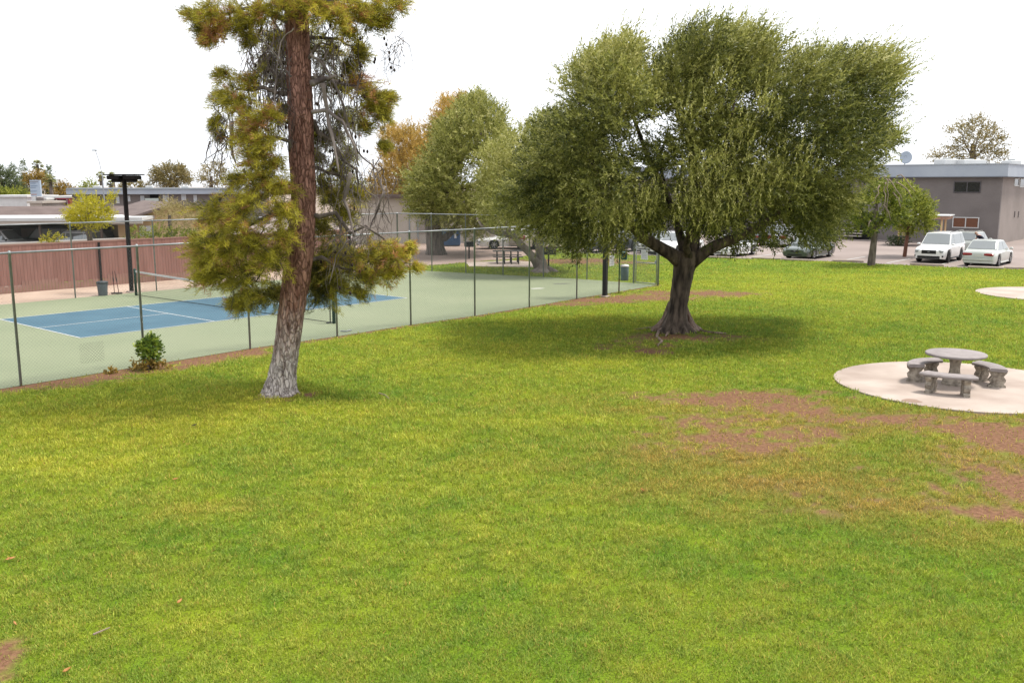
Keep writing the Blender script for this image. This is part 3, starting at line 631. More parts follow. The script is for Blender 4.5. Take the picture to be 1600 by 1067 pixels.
# ------------------------------------------------------------------ the big olive tree
def big_olive():
    rg = np.random.default_rng(21); Y = 28.95; b0 = G(1055, 515)
    root = thing('olive_tree', 'biggest tree with a broad olive green crown over a dark forked trunk', 'tree', b0)
    mp_ = mpx(Y)
    tp = [P(1055, 519, Y), P(1056, 505, Y), P(1059, 488, Y), P(1063, 460, Y), P(1067, 430, Y), P(1071, 408, Y), P(1074, 392, Y)]
    mb = MB(); mb.add(*trunk_tube(tp, [.56, .36, .285, .275, .30, .37, .33], 26, 6, .05, 4, .30, 9)); tr = mb.build('trunk', M['olivebark'], root, True)
    lb = MB()
    def lp(L, dy): return [P(x, y, Y + d) for (x, y), d in zip(L, dy)]
    limbs = [([(1066, 412), (1050, 398), (1030, 386), (1005, 372), (985, 350), (955, 315), (930, 270), (915, 215), (905, 160)], np.linspace(0, -1.6, 9), .24, .035),
             ([(1076, 408), (1082, 385), (1086, 360), (1090, 320), (1085, 270), (1078, 210), (1085, 140), (1090, 90)], np.linspace(0, .8, 8), .25, .03),
             ([(1080, 410), (1100, 395), (1118, 384), (1145, 374), (1185, 356), (1225, 330), (1262, 290), (1290, 230), (1310, 160)], np.linspace(0, -1.0, 9), .22, .03),
             ([(1070, 405), (1066, 380), (1058, 350), (1040, 300), (1010, 240), (985, 170), (990, 110)], np.linspace(0, 2.5, 7), .17, .03),
             ([(1088, 360), (1115, 310), (1150, 260), (1185, 200), (1200, 130)], np.linspace(0, 2.2, 5), .13, .02),
             ([(1078, 405), (1072, 385), (1080, 350), (1100, 300), (1130, 240), (1150, 150)], np.linspace(-.1, -3, 6), .13, .02),
             ([(985, 350), (950, 335), (915, 325), (890, 300)], np.linspace(-.6, -2.2, 4), .09, .02),
             ([(1225, 330), (1255, 330), (1285, 318), (1310, 290)], np.linspace(-.6, -.2, 4), .09, .02),
             ([(1040, 300), (1030, 250), (1045, 200)], [2, 2.6, 3], .07, .02), ([(1262, 290), (1320, 250), (1360, 200)], [-.8, -1, -1.2], .06, .02)]
    for i, (L, dy, r0, r1) in enumerate(limbs): lb.tube(np.array(lp(L, dy)), np.linspace(r0, r1, len(L)) ** 1.0, 10, jit=.06, seed=i)
    lb.build('limbs', M['olivebark'], root, True)
    # surface roots and pale strips of dead wood on the foot
    rt = MB()
    for k in range(17):
        a = -2.9 + k * 2.7 / 16 + rg.normal(0, .05); r0 = .40; z = .32 + rg.random() * .55
        e = .70 + rg.random() * .18
        q = [b0 + np.array([math.cos(a) * .24, math.sin(a) * .24, z + .25]), b0 + np.array([math.cos(a + .06) * .43, math.sin(a + .06) * .43, z * .6]), b0 + np.array([math.cos(a + .02) * .58, math.sin(a) * .58, .15]), b0 + np.array([math.cos(a - .04) * e, math.sin(a - .04) * e, .0])]
        rt.tube(q, [.03, .06, .085, .06], 8, jit=.14, seed=k)
    for L in ([(1030, 518), (1026, 527), (1034, 534), (1028, 541)], [(1030, 512), (1012, 514), (990, 516)], [(1085, 517), (1110, 521), (1135, 522)], [(1045, 520), (1040, 526)]):
        pp = [G(x, y) + np.array([0, 0, .025]) for x, y in L]; rt.tube(pp, np.linspace(.06, .025, len(pp)), 7, jit=.15)
    rt.build('roots', M['root'], root, True)
    L = [(925, 135, 48), (950, 105, 46), (975, 82, 34), (1000, 150, 30), (925, 190, 58), (890, 215, 44), (975, 150, 62), (1010, 105, 48), (1062, 92, 40), (1060, 140, 56), (1100, 72, 46), (1150, 74, 44), (1120, 120, 62),
         (1175, 100, 56), (1225, 95, 44), (1180, 165, 62), (1260, 115, 46), (1310, 112, 40), (1350, 104, 38), (1375, 120, 30), (1300, 160, 56), (1350, 165, 46), (1240, 190, 60), (1330, 215, 52), (1375, 215, 24), (1285, 245, 58),
         (950, 225, 60), (900, 270, 52), (955, 285, 54), (1010, 255, 36), (1095, 190, 48), (1130, 215, 56), (1090, 250, 44), (1190, 240, 60), (1335, 262, 30), (1000, 320, 46), (930, 335, 44), (885, 335, 38), (960, 365, 24), (905, 375, 22),
         (1042, 240, 30), (1030, 160, 34), (1045, 305, 40), (1105, 310, 52), (1160, 310, 54), (1225, 300, 54), (1268, 310, 44), (1305, 312, 30), (1150, 350, 34), (1205, 350, 34), (1260, 352, 34), (1285, 355, 22), (1100, 345, 28), (1010, 348, 26), (1372, 225, 22), (870, 250, 30), (848, 252, 36), (826, 296, 34), (850, 330, 34), (802, 318, 24), (845, 292, 34)]
    L = [(x, y + max(0, (150 - y) * .12), r) for x, y, r in L if not (1000 < x < 1020 and y < 110) and not (1215 < x < 1245 and y < 120)]
    lobes = px_lobes(L, Y, 4.4, rg)
    p, u, I = crown_points([(c, r * .86) for c, r in lobes], 345, rg, .52)
    # keep the window of sky near the middle of the crown
    C = np.array(P(1095, 230, Y)); out_ = nrm(p - C)
    # project into the tree's own vertical plane for the gap
    gx = (p[:, 0] / p[:, 1]) * 1430 + 800; gz = 290 - (p[:, 2] - CAMH) / p[:, 1] * 1450
    hole = (((gx - 1036) / 17) ** 2 + ((gz - 196) / 11) ** 2 < 1) & (rg.random(len(p)) < .85)
    cl = fbm(p[:, 0] * 1.05 + p[:, 1] * .9, p[:, 2] * 1.2 - p[:, 1] * .85, 61, 4); hole |= cl + rg.normal(0, .03, len(p)) < .405
    low = gz > 398; lobe_t = rg.normal(0, .13, len(lobes))[I][~(hole | low)]; p = p[~(hole | low)]; u = u[~(hole | low)]; out_ = out_[~(hole | low)]; gz2 = gz[~(hole | low)]; gx2 = gx[~(hole | low)]; k = len(p)
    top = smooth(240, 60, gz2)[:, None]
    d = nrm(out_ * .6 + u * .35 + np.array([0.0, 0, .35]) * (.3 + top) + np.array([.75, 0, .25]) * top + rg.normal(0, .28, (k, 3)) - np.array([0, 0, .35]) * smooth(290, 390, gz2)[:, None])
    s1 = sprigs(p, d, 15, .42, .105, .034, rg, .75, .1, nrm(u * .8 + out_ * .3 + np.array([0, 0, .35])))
    tone = np.clip(np.repeat(rg.beta(2.0, 2.4, k) * .75 + .22 * top[:, 0] - .06 + lobe_t, 15) + rg.normal(0, .12, k * 15), 0, 1)  # leaves toned lighter towards the crown top: sunlit look put into the colour
    # long wind-blown shoots along the top and right outline
    m = np.where((gz2 < 150 - 0 * gx2) & (rg.random(k) < .12) | ((gx2 > 1330) & (rg.random(k) < .13)))[0]
    d2 = nrm(np.array([.6, 0, .62]) + rg.normal(0, .22, (len(m), 3)) + out_[m] * .35)
    s2 = sprigs(p[m], d2, 22, .95, .095, .028, rg, .45, .06)
    # bright fresh water shoots rising inside the lower front of the crown
    fx = [(1090, 330), (1120, 345), (1150, 320), (1170, 330), (1110, 310), (1060, 340), (1200, 300), (1175, 285), (1230, 290), (990, 340), (970, 360), (1020, 330), (1130, 270), (1075, 180), (1190, 180), (1120, 150), (1135, 330), (1098, 352), (1215, 270), (1250, 260), (1160, 215), (1090, 280), (960, 350), (925, 350)]
    fp = np.array([P(x + rg.normal(0, 14), y + rg.normal(0, 14), Y - 3.6 + rg.normal(0, .5)) for x, y in fx for _ in range(26)])
    s3 = sprigs(fp, nrm(np.array([.05, -.2, .9]) + rg.normal(0, .25, (len(fp), 3))), 20, .55, .085, .022, rg, .55, .0)
    vv = np.concatenate([s1, s2, s3]); tn = np.concatenate([tone, np.clip(rg.normal(.6, .16, len(m) * 22), 0, 1), np.clip(rg.normal(.62, .18, len(fp) * 20), 0, 1)])
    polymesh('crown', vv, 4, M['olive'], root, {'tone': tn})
big_olive()

def leafy_tree(name, label, base, trunk_px, rad, L, Y, depth, m, bark, seed, group=None, dens=60, leaf=(.10, .028), n=10, sl=.45, up=.35, droop=.1, limbs=(), tone=(.5, .2), shell=.3, wind=(0, 0, 0), dead=0, flute=.12, layers=(-.62, 0, .62), lobe_tone=None):
    rg = np.random.default_rng(seed); root = thing(name, label, 'tree', base, group=group)
    if trunk_px:
        mb = MB(); tp = [np.array([base[0], base[1], -.05])] + [P(x, y, Y) for x, y in trunk_px]
        mb.add(*trunk_tube(tp, rad, 14, 5, .05, seed, flute, 6)); tr = mb.build('trunk', M[bark], root, True)
        if limbs:
            lb = MB()
            for i, (pp, r0, r1) in enumerate(limbs): lb.tube([P(q[0], q[1], Y + (q[2] if len(q) > 2 else 0)) for q in pp], np.linspace(r0, r1, len(pp)), 8, jit=.06, seed=i)
            lb.build('limbs', M[bark], root, True)
    lobes = px_lobes([l[:3] for l in L], Y, depth, rg, layers); p, u, I = crown_points(lobes, dens, rg, shell); k = len(p)
    C = np.mean([c for c, r in lobes], 0); d = nrm(nrm(p - C) * .6 + u * .4 + np.array([0, 0, up]) + np.array(wind) + rg.normal(0, .3, (k, 3)))
    v = sprigs(p, d, n, sl, leaf[0], leaf[1], rg, .8, droop, nrm(u + [0, 0, .35]))
    lt = np.zeros(k)
    if lobe_tone: lt = np.array(lobe_tone)[I // len(layers)]
    tn = np.clip(np.repeat(rg.normal(tone[0], tone[1], k) + lt, n) + rg.normal(0, .1, k * n), 0, 1)
    polymesh('crown', v, 4, M[m], root, {'tone': tn})
    if dead:
        db = MB()
        for i in range(dead):
            a = lobes[rg.integers(len(lobes))][0] + rg.normal(0, .3, 3); b_ = a + np.array([rg.normal(0, .5), rg.normal(0, .4), -.4 - rg.random() * 1.3]); db.tube(branch_path(a, b_, rg, .1, 5), np.linspace(.022, .008, 5), 5)
        db.build('dead_twigs', M['twig'], root, True)
    return root
# second olive: leaning pale double trunk behind the court
leafy_tree('olive_tree', 'pale leaved olive tree on a leaning pale double trunk beyond the end of the court', G(845, 426), [(846, 419), (845, 405)], [.55, .36, .27],
    [(885, 215, 36), (850, 225, 40), (815, 245, 38), (785, 270, 32), (850, 275, 45), (805, 305, 40), (775, 310, 28), (845, 330, 42), (880, 300, 40), (800, 345, 30), (860, 365, 26), (890, 350, 34), (760, 290, 16), (770, 340, 18), (905, 260, 40), (880, 378, 16), (835, 205, 24), (870, 195, 28), (900, 230, 34), (780, 245, 24), (770, 285, 24)],
    49.5, 4.0, 'olive_pale', 'palebark', 31, dens=95, leaf=(.14, .05), n=13, sl=.5, tone=(.55, .19), wind=(.2, 0, .1),
    limbs=[([(842, 418), (832, 400, -.3), (815, 383, -.6), (800, 367, -.8), (790, 355, -1), (775, 340, -1.2)], .25, .10), ([(848, 418), (843, 395), (843, 375), (846, 355), (850, 320), (855, 270)], .26, .07), ([(800, 367, -.8), (783, 366, -1), (768, 362, -1.2), (752, 352, -1.2), (745, 340, -1.2)], .16, .06), ([(846, 355), (870, 320), (890, 270)], .12, .04),
           ([(842, 422), (828, 427), (818, 429)], .2, .03), ([(855, 421), (868, 425), (876, 428)], .22, .03), ([(848, 424), (850, 430)], .2, .05)])
# third olive: the taller one on the left
leafy_tree('olive_tree', 'tall grey green olive tree on a thick brown trunk, left of the leaning pale trunk', G(682, 398), [(681, 388), (679, 370), (676, 350), (676, 330)], [.72, .60, .55, .55, .55, .48],
    [(745, 175, 24), (765, 190, 30), (725, 195, 32), (700, 215, 30), (760, 225, 36), (720, 235, 36), (690, 250, 34), (780, 260, 30), (665, 285, 30), (700, 290, 40), (660, 320, 22), (690, 330, 32), (735, 340, 32), (760, 335, 30), (775, 300, 34), (650, 300, 12), (785, 215, 16), (725, 170, 14), (745, 158, 12), (800, 330, 20), (715, 320, 34)],
    62, 4.8, 'olive_pale', 'greybark', 32, dens=85, leaf=(.17, .06), n=13, sl=.55, tone=(.45, .19), wind=(-.1, 0, .2),
    limbs=[([(676, 340), (690, 300), (715, 260), (725, 238), (722, 215)], .40, .12), ([(725, 240), (745, 225), (752, 205)], .2, .08), ([(680, 372), (695, 372), (706, 362), (716, 345), (730, 320)], .3, .1), ([(690, 300), (740, 290), (768, 270)], .2, .07), ([(676, 335), (665, 310), (660, 290)], .25, .08)])
# rusty conifers beyond
leafy_tree('pine_tree', 'rusty brown pine crown between the front pine and the olives', P(632, 372, 78) * [1, 1, 0], [(632, 330), (630, 280), (628, 230)], [.5, .45, .4, .3],
    [(615, 215, 20), (640, 215, 22), (605, 240, 16), (640, 245, 26), (618, 262, 24), (655, 270, 18), (600, 285, 22), (632, 295, 26), (610, 315, 26), (640, 325, 20), (585, 310, 18), (660, 235, 14), (595, 330, 16), (628, 345, 16)], 78, 4.5, 'rustneedle', 'greybark', 41, dens=95, leaf=(.22, .045), n=12, sl=.5, tone=(.55, .2), shell=.2)
leafy_tree('pine_tree', 'tall rusty pine tip rising behind the tall grey green olive tree', P(705, 372, 84) * [1, 1, 0], [(705, 330), (704, 260), (702, 190)], [.5, .45, .35, .2],
    [(702, 165, 16), (690, 185, 18), (715, 180, 20), (680, 205, 18), (705, 205, 22), (668, 225, 16), (690, 235, 24), (665, 260, 20), (690, 270, 26), (720, 160, 12), (735, 170, 14)], 84, 4, 'rustneedle', 'greybark', 42, dens=95, leaf=(.22, .045), n=12, sl=.5, tone=(.62, .2), shell=.2)

# ------------------------------------------------------------------ the pine in front
def front_pine():
    rg = np.random.default_rng(17); Y = 20.1; b0 = G(437, 615)
    root = thing('pine_tree', 'big ragged pine with whitewashed trunk foot, hanging dead branches and its top out of view', 'tree', b0)
    tp = [P(436, 619, Y), P(437, 608, Y), P(441, 590, Y), P(445, 560, Y), P(450, 525, Y), P(456, 480, Y), P(463, 440, Y), P(468, 400, Y), P(472, 350, Y), P(474, 300, Y), P(471, 240, Y), P(470, 180, Y), P(467, 100, Y), P(463, 20, Y), P(461, -80, Y), P(462, -230, Y), P(464, -380, Y)]
    rad = [.46, .37, .315, .285, .275, .285, .295, .30, .275, .265, .27, .265, .25, .235, .21, .15, .06]
    MB().add(*trunk_tube(tp, rad, 30, 9, .05, 3, .10, 8)).build('trunk', M['barkpine'], root, True)
    # (px, py, r px, tone shift, dy)
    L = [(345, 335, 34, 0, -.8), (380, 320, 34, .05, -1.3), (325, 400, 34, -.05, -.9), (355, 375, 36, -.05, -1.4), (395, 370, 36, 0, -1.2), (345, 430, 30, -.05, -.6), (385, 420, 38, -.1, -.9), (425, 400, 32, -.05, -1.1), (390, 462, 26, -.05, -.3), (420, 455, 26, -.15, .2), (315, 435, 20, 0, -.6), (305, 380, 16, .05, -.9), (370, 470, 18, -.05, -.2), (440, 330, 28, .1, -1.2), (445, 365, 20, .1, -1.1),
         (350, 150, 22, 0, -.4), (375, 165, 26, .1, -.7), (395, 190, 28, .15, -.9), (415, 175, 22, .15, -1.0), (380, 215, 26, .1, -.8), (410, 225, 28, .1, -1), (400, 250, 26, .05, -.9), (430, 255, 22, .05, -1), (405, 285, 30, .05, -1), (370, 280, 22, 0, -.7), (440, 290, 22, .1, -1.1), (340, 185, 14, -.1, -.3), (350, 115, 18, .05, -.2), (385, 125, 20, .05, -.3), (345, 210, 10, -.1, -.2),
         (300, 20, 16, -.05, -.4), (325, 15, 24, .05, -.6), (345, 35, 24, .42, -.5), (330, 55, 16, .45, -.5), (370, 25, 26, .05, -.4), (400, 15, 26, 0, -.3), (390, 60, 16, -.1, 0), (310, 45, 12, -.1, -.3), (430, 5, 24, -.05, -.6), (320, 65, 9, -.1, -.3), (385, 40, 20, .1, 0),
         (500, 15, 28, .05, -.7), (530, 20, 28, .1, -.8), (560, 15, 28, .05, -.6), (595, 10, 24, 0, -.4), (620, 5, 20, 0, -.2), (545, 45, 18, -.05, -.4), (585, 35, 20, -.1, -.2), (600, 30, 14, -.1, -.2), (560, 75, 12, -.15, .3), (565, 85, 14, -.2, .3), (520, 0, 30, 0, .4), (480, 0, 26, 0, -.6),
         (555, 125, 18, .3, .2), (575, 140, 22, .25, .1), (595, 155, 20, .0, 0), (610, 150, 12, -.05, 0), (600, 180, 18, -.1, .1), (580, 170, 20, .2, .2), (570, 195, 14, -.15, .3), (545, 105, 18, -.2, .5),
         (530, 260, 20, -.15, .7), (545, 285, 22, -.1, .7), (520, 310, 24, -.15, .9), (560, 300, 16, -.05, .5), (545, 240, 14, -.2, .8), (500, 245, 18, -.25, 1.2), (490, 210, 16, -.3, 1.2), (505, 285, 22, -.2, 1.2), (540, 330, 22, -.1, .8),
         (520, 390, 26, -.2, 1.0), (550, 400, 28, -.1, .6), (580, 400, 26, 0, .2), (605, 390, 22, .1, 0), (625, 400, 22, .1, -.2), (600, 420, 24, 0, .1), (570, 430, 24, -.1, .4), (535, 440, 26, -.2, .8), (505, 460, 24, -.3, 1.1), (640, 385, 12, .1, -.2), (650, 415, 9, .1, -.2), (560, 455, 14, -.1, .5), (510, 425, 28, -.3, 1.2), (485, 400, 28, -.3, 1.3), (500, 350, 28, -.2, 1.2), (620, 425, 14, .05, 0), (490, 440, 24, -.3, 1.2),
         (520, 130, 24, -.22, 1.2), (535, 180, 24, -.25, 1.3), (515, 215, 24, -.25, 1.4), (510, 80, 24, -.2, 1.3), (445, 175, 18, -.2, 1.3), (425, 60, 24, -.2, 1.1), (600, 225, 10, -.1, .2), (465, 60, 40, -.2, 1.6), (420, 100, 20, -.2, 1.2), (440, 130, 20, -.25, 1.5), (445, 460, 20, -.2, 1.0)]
    for k in range(30):       # the unseen upper crown
        a = rg.random() * 6.3; rr = 3.0 * (1 - k / 40); L.append((464 + math.cos(a) * rr * 60, -60 - k * 12, 34 - k * .4, 0, math.sin(a) * rr))
    lobes = []; lt = []
    for x, y, r, tshift, dy in L:
        for j in (-.45, .35):
            YY = Y + dy + j * r * mpx(Y) * 1.2; lobes.append((P(x + rg.normal(0, r * .15), y + rg.normal(0, r * .12), YY), r * mpx(YY) * 1.06)); lt.append(tshift)
    lt = np.array(lt); pos = []; dd = []; tt_ = []; tws = MB()
    for i, (c, r) in enumerate(lobes):
        c = np.asarray(c); hub = np.array([np.interp(c[2], [q[2] for q in tp], [q[k] for q in tp]) for k in range(2)] + [c[2]])
        o = nrm((c - hub) * [1, 1, 0]); nb = int(12 + 34 * r)
        for k in range(nb):
            st_ = c + unit(rg, 1)[0] * r * rg.uniform(.1, .75) - o * r * .25
            d = nrm(o * .55 + unit(rg, 1)[0] * .9 * [1, 1, .55] + [0, 0, -.12]); Lb = r * rg.uniform(.55, 1.15); m = max(4, int(Lb / .042)); t = np.linspace(0, 1, m)[:, None]
            pts = st_ + d * Lb * t + np.array([0, 0, -1.]) * Lb * .38 * t ** 2 + np.array([0, 0, .28]) * Lb * np.clip(t - .6, 0, 1)
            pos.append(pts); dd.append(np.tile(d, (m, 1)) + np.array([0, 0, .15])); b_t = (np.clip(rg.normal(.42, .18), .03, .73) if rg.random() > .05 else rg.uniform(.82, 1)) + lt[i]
            tt_.append(b_t + rg.normal(0, .05, m) + .10 * t[:, 0])
            if k % 4 == 0: tws.tube(pts[::3] if m > 6 else pts, .006, 3)
    p = np.concatenate(pos); d = np.concatenate(dd); k = len(p)
    v = tufts(p, nrm(d), 8, .12, .0115, rg, .75)
    tn = np.clip(np.repeat(np.concatenate(tt_) + rg.normal(0, .09, k), 8) + rg.normal(0, .05, k * 8), 0, 1)
    polymesh('crown', v, 3, M['needle'], root, {'tone': tn})
    # live limbs
    lb = MB(); axis = np.array(tp)
    def ax(py): return P(np.interp(-py, [-619, -480, -400, -300, -240, -100, 20], [437, 456, 468, 474, 471, 467, 463]), py, Y)
    LB = [(300, 350, 330, -1.2, .07), (330, 345, 400, -1.0, .07), (370, 400, 440, -.8, .06), (240, 395, 215, -.9, .06), (150, 360, 150, -.5, .06), (40, 330, 20, -.6, .07), (130, 395, 120, 0, .05), (20, 590, 15, -.5, .07), (60, 560, 75, .3, .05), (125, 600, 160, 0, .06), (110, 520, 60, -.4, .05), (260, 560, 300, .6, .06), (330, 620, 395, 0, .07), (400, 570, 440, .6, .06), (180, 560, 290, .5, .07)]
    for i, (y0, x1, y1, dy, r) in enumerate(LB):
        a = ax(y0); b_ = P(x1, y1, Y + dy); MB().tube(branch_path(a, b_, rg, .10, 7), np.linspace(r, .015, 7), 7, jit=.08, seed=i).build('limb', M['greybark'], root, True)
    lb.v, lb.f = tws.v, tws.f
    for i in rg.integers(0, len(lobes), 60):
        c, r = lobes[i]; a = c + (np.array([*axis[8][:2], c[2] + .2]) - c) * .25; e = c + unit(rg, 1)[0] * r
        lb.tube(branch_path(a, e, rg, .08, 4), np.linspace(.013, .005, 4), 4)
    tw = lb.build('twigs', M['greybark'], root, True); tw['kind'] = 'stuff'
    # hanging dead branches
    db = MB()
    def hang(n, x0, x1, y0, y1, l0, l1, dy, r=.008, spread=12, root_y=None):
        for i in range(n):
            x = rg.uniform(x0, x1); y = rg.uniform(y0, y1); l = rg.uniform(l0, l1); Yk = Y + rg.uniform(*dy); s = rg.normal(0, spread)
            cv = rg.normal(0, 9); pts = [P(x + s * t + cv * math.sin(3 * t + i) + rg.normal(0, 3), y + l * (t - .12 * math.sin(3.1 * t)) + rg.normal(0, 2.5), Yk + rg.normal(0, .07)) for t in np.linspace(0, 1, 8)]
            db.tube(pts, np.linspace(r * (.7 + rg.random()), r * .4, 8), 4)
            for j in range(3):
                q = pts[rg.integers(1, 7)]; e = q + np.array([rg.normal(0, .2), rg.normal(0, .1), .1 - .4 * rg.random()]); db.tube(branch_path(q, e, rg, -.1, 3), np.linspace(r * .6, r * .3, 3), 3)
    hang(80, 385, 458, 5, 110, 60, 170, (-.5, .9), .009); hang(50, 395, 450, 110, 180, 50, 120, (-.6, .6), .008); hang(60, 485, 575, 30, 120, 60, 190, (-.4, .9), .009)
    hang(34, 490, 560, 150, 240, 60, 150, (-.3, .8), .009); hang(26, 535, 600, 235, 290, 60, 130, (-.6, .3), .009, 16); hang(20, 340, 360, 160, 230, 50, 90, (-.7, 0), .009, 8); hang(18, 600, 630, 50, 80, 40, 70, (-.3, .2), .006, 8); hang(26, 520, 580, 330, 380, 40, 110, (-.5, .2), .007)
    for L_, r in (([(487, 175), (510, 172), (535, 190), (552, 225), (560, 260)], .045), ([(485, 85), (505, 100), (520, 125), (535, 160), (545, 200), (560, 240), (585, 260), (600, 300), (598, 340)], .03), ([(486, 130), (505, 125), (525, 118)], .07), ([(490, 115), (505, 140), (520, 165)], .03), ([(548, 270), (538, 310), (548, 345), (552, 370)], .045), ([(600, 300), (585, 340), (575, 360)], .025),
                  ([(362, 215), (345, 235), (328, 245), (313, 257)], .014), ([(362, 190), (361, 230), (368, 255)], .05), ([(380, 265), (395, 285), (410, 310)], .03), ([(545, 375), (525, 400), (515, 445)], .02), ([(362, 290), (345, 310), (340, 325)], .035), ([(460, 45), (440, 60), (432, 110), (428, 170), (440, 230)], .016), ([(455, 120), (445, 110), (425, 75), (400, 55)], .022), ([(505, 130), (510, 175), (522, 230), (530, 270)], .05), ([(590, 365), (560, 350), (530, 372), (505, 385)], .015), ([(600, 330), (610, 350), (612, 372)], .012)):
        dyv = -.9 if L_[0][0] < 470 else (-.95 if L_[0][1] > 240 or r > .04 else -.45)
        pts = np.array([P(x, y, Y + dyv + .15 * math.sin(i * 1.7)) for i, (x, y) in enumerate(L_)]); tt = np.linspace(0, len(pts) - 1, len(pts) * 3); pts = np.stack([np.interp(tt, range(len(pts)), pts[:, k_]) for k_ in range(3)], 1) + rg.normal(0, .008, (len(tt), 3))
        db.tube(pts, np.linspace(r, r * .35, len(pts)), 7, jit=.06)
    db.build('dead_branches', M['deadwood'], root, True)
    cn = MB().lathe([(.006, .04), (.022, .02), (.027, -.005), (.018, -.03), (.004, -.042)], b0, 6).build('cone', M['cone'], root, True); cb0 = np.array(cn.location); first = True
    for x0, x1, y0, y1, n in ((390, 455, 20, 240, 28), (490, 590, 40, 240, 34), (500, 580, 240, 460, 20), (600, 620, 60, 110, 6)):
        for i in range(n):
            c = P(rg.uniform(x0, x1), rg.uniform(y0, y1), Y + rg.uniform(-.9, .9)); o = cn if first else link(cn.copy()); first = False
            o.parent = root; o.location = tuple(c - b0)
front_pine()

# ------------------------------------------------------------------ court furniture and small things on the lawn
def shrub(name, label, base, lobes, seed, m='shrubleaf', leaf=(.06, .035), dens=700, stems=7, dead=0, cat='shrub', group=None, n=9, sl=.16, tone=(.5, .25)):
    rg = np.random.default_rng(seed); root = thing(name, label, cat, base, group=group)
    p, u, I = crown_points(lobes, dens, rg, .35); d = nrm(u + np.array([0, 0, .3]) + rg.normal(0, .3, (len(p), 3)))
    v = sprigs(p, d, n, sl, leaf[0], leaf[1], rg, .9); k = len(p)
    polymesh('foliage', v, 4, M[m], root, {'tone': np.clip(np.repeat(rg.normal(*tone, k), n) + rg.normal(0, .1, k * n), 0, 1)})
    if stems:
        sb = MB(); b = np.asarray(base, float)
        for i in range(stems):
            c, r = lobes[i % len(lobes)]; sb.tube(branch_path(b + [rg.normal(0, .06), rg.normal(0, .06), -.02], np.asarray(c) + unit(rg, 1)[0] * r * .6, rg, .05, 5), np.linspace(.022, .008, 5), 6)
        sb.build('stems', M['greybark'], root, True)
    if dead:
        b = np.asarray(base, float); pp = b + np.stack([rg.normal(0, .2, dead), rg.normal(0, .12, dead), .03 + .2 * rg.random(dead)], 1)
        v = sprigs(pp, nrm(rg.normal(0, 1, (dead, 3)) * [1, 1, .3]), 6, .15, .10, .05, rg, 1.0)
        polymesh('dead_leaves', v, 4, M['rustneedle'], root, {'tone': np.clip(rg.normal(.35, .3, dead * 6), 0, 1)})
    return root
Ys = G(233, 577)[1]
shrub('shrub', 'small bright green clipped shrub with dead brown leaves round its foot at the fence', G(233, 577), [(P(233 + (x - 233) * .86, 577 + (y - 577) * .90, Ys + dy), r * .76 * mpx(Ys)) for x, y, r, dy in ((225, 535, 12, 0), (240, 533, 12, .1), (233, 527, 10, 0), (222, 545, 9, -.1), (244, 545, 9, 0), (234, 545, 12, -.15), (246, 556, 6, .05), (232, 556, 8, 0))], 51, dead=60, leaf=(.06, .04), dens=3000, sl=.10)
shrub('weed_tuft', 'small dead brown weed lying at the fence foot left of the green shrub', G(172, 583), [(G(172, 583) + [0, 0, .03], .07), (G(177, 583) + [0, 0, .03], .06)], 52, m='rustneedle', stems=0, dens=3500, sl=.09, cat='weed', tone=(.3, .2))

def lamp_post(name, label, base, H, matn, r=.085, arm=.78):
    root = thing(name, label, 'lamp post', base); x, y, _ = base
    MB().box((x, y, H / 2), (r * 2, r * 2, H), UA, .012).build('pole', M[matn], root)
    MB().box((x, y, .03), (.34, .34, .06), UA, .01).build('base_plate', M['concrete'], root)
    # the head runs across the view, square to the court's long axis
    hd = np.array([.985, -.17]); rz = math.atan2(hd[1], hd[0])
    MB().box((x, y, H + .03), (arm * 2, .62, .05), rz, .01).build('canopy', M[matn], root)
    for s in (-1, 1):
        c = (x + hd[0] * s * arm * .49, y + hd[1] * s * arm * .49)
        f = MB(); f.box((c[0], c[1], H - .09), (.58, .5, .17), rz, .03); o = f.box((c[0] + hd[0] * s * -.04, c[1] + hd[1] * s * -.04, H - .22), (.34, .36, .12), rz, .03).build('floodlight', M[matn], root)
        q = MB().box((c[0] + hd[0] * s * -.04, c[1] + hd[1] * s * -.04, H - .287), (.28, .3, .012), rz).build('lens', M['winglass'], o)
    return root
lamp_post('court_lamp', 'dark brown court lamp post with a flat T head and two floodlights', G(206, 457), 4.97, 'pole', .072)
lamp_post('court_lamp', 'black court lamp post standing outside the fence, its head hidden in the big tree', G(945, 464), 4.97, 'black_pole', .085)

# net
nA = G(213, 462)[:2]; nB = G(522, 506)[:2]; ndr = nrm(nB - nA); nL = np.linalg.norm(nB - nA)
root = thing('tennis_net', 'long tennis net with white top band across the blue court', 'net', (*nA, 0))
for q in (nA, nB): MB().lathe([(.055, 0), (.055, 1.10), (.04, 1.13), (.01, 1.14)], (*q, 0), 12).build('post', M['greenpost'], root, True)
def npt(s, z): q = nA + ndr * s; return (q[0], q[1], z)
top = lambda s: 1.05 - .11 * math.sin(math.pi * s / nL)
tp_ = MB(); S_ = np.linspace(.06, nL - .06, 25); nnv = np.array([-ndr[1], ndr[0]])
for a, b_ in zip(S_[:-1], S_[1:]):
    tp_.extrude([npt(a, top(a) - .075), npt(b_, top(b_) - .075), npt(b_, top(b_)), npt(a, top(a))], (*(nnv * .012), 0))
tp_.build('top_band', M['white'], root)
wv = []
for a in np.arange(.06, nL - .06, .07):
    wv.append((npt(a, .04), npt(a, top(a) - .07)))
for z in np.arange(.05, .9, .07):
    for a, b_ in zip(S_[:-1], S_[1:]): wv.append((npt(a, z), npt(b_, z)))
nv = []; 
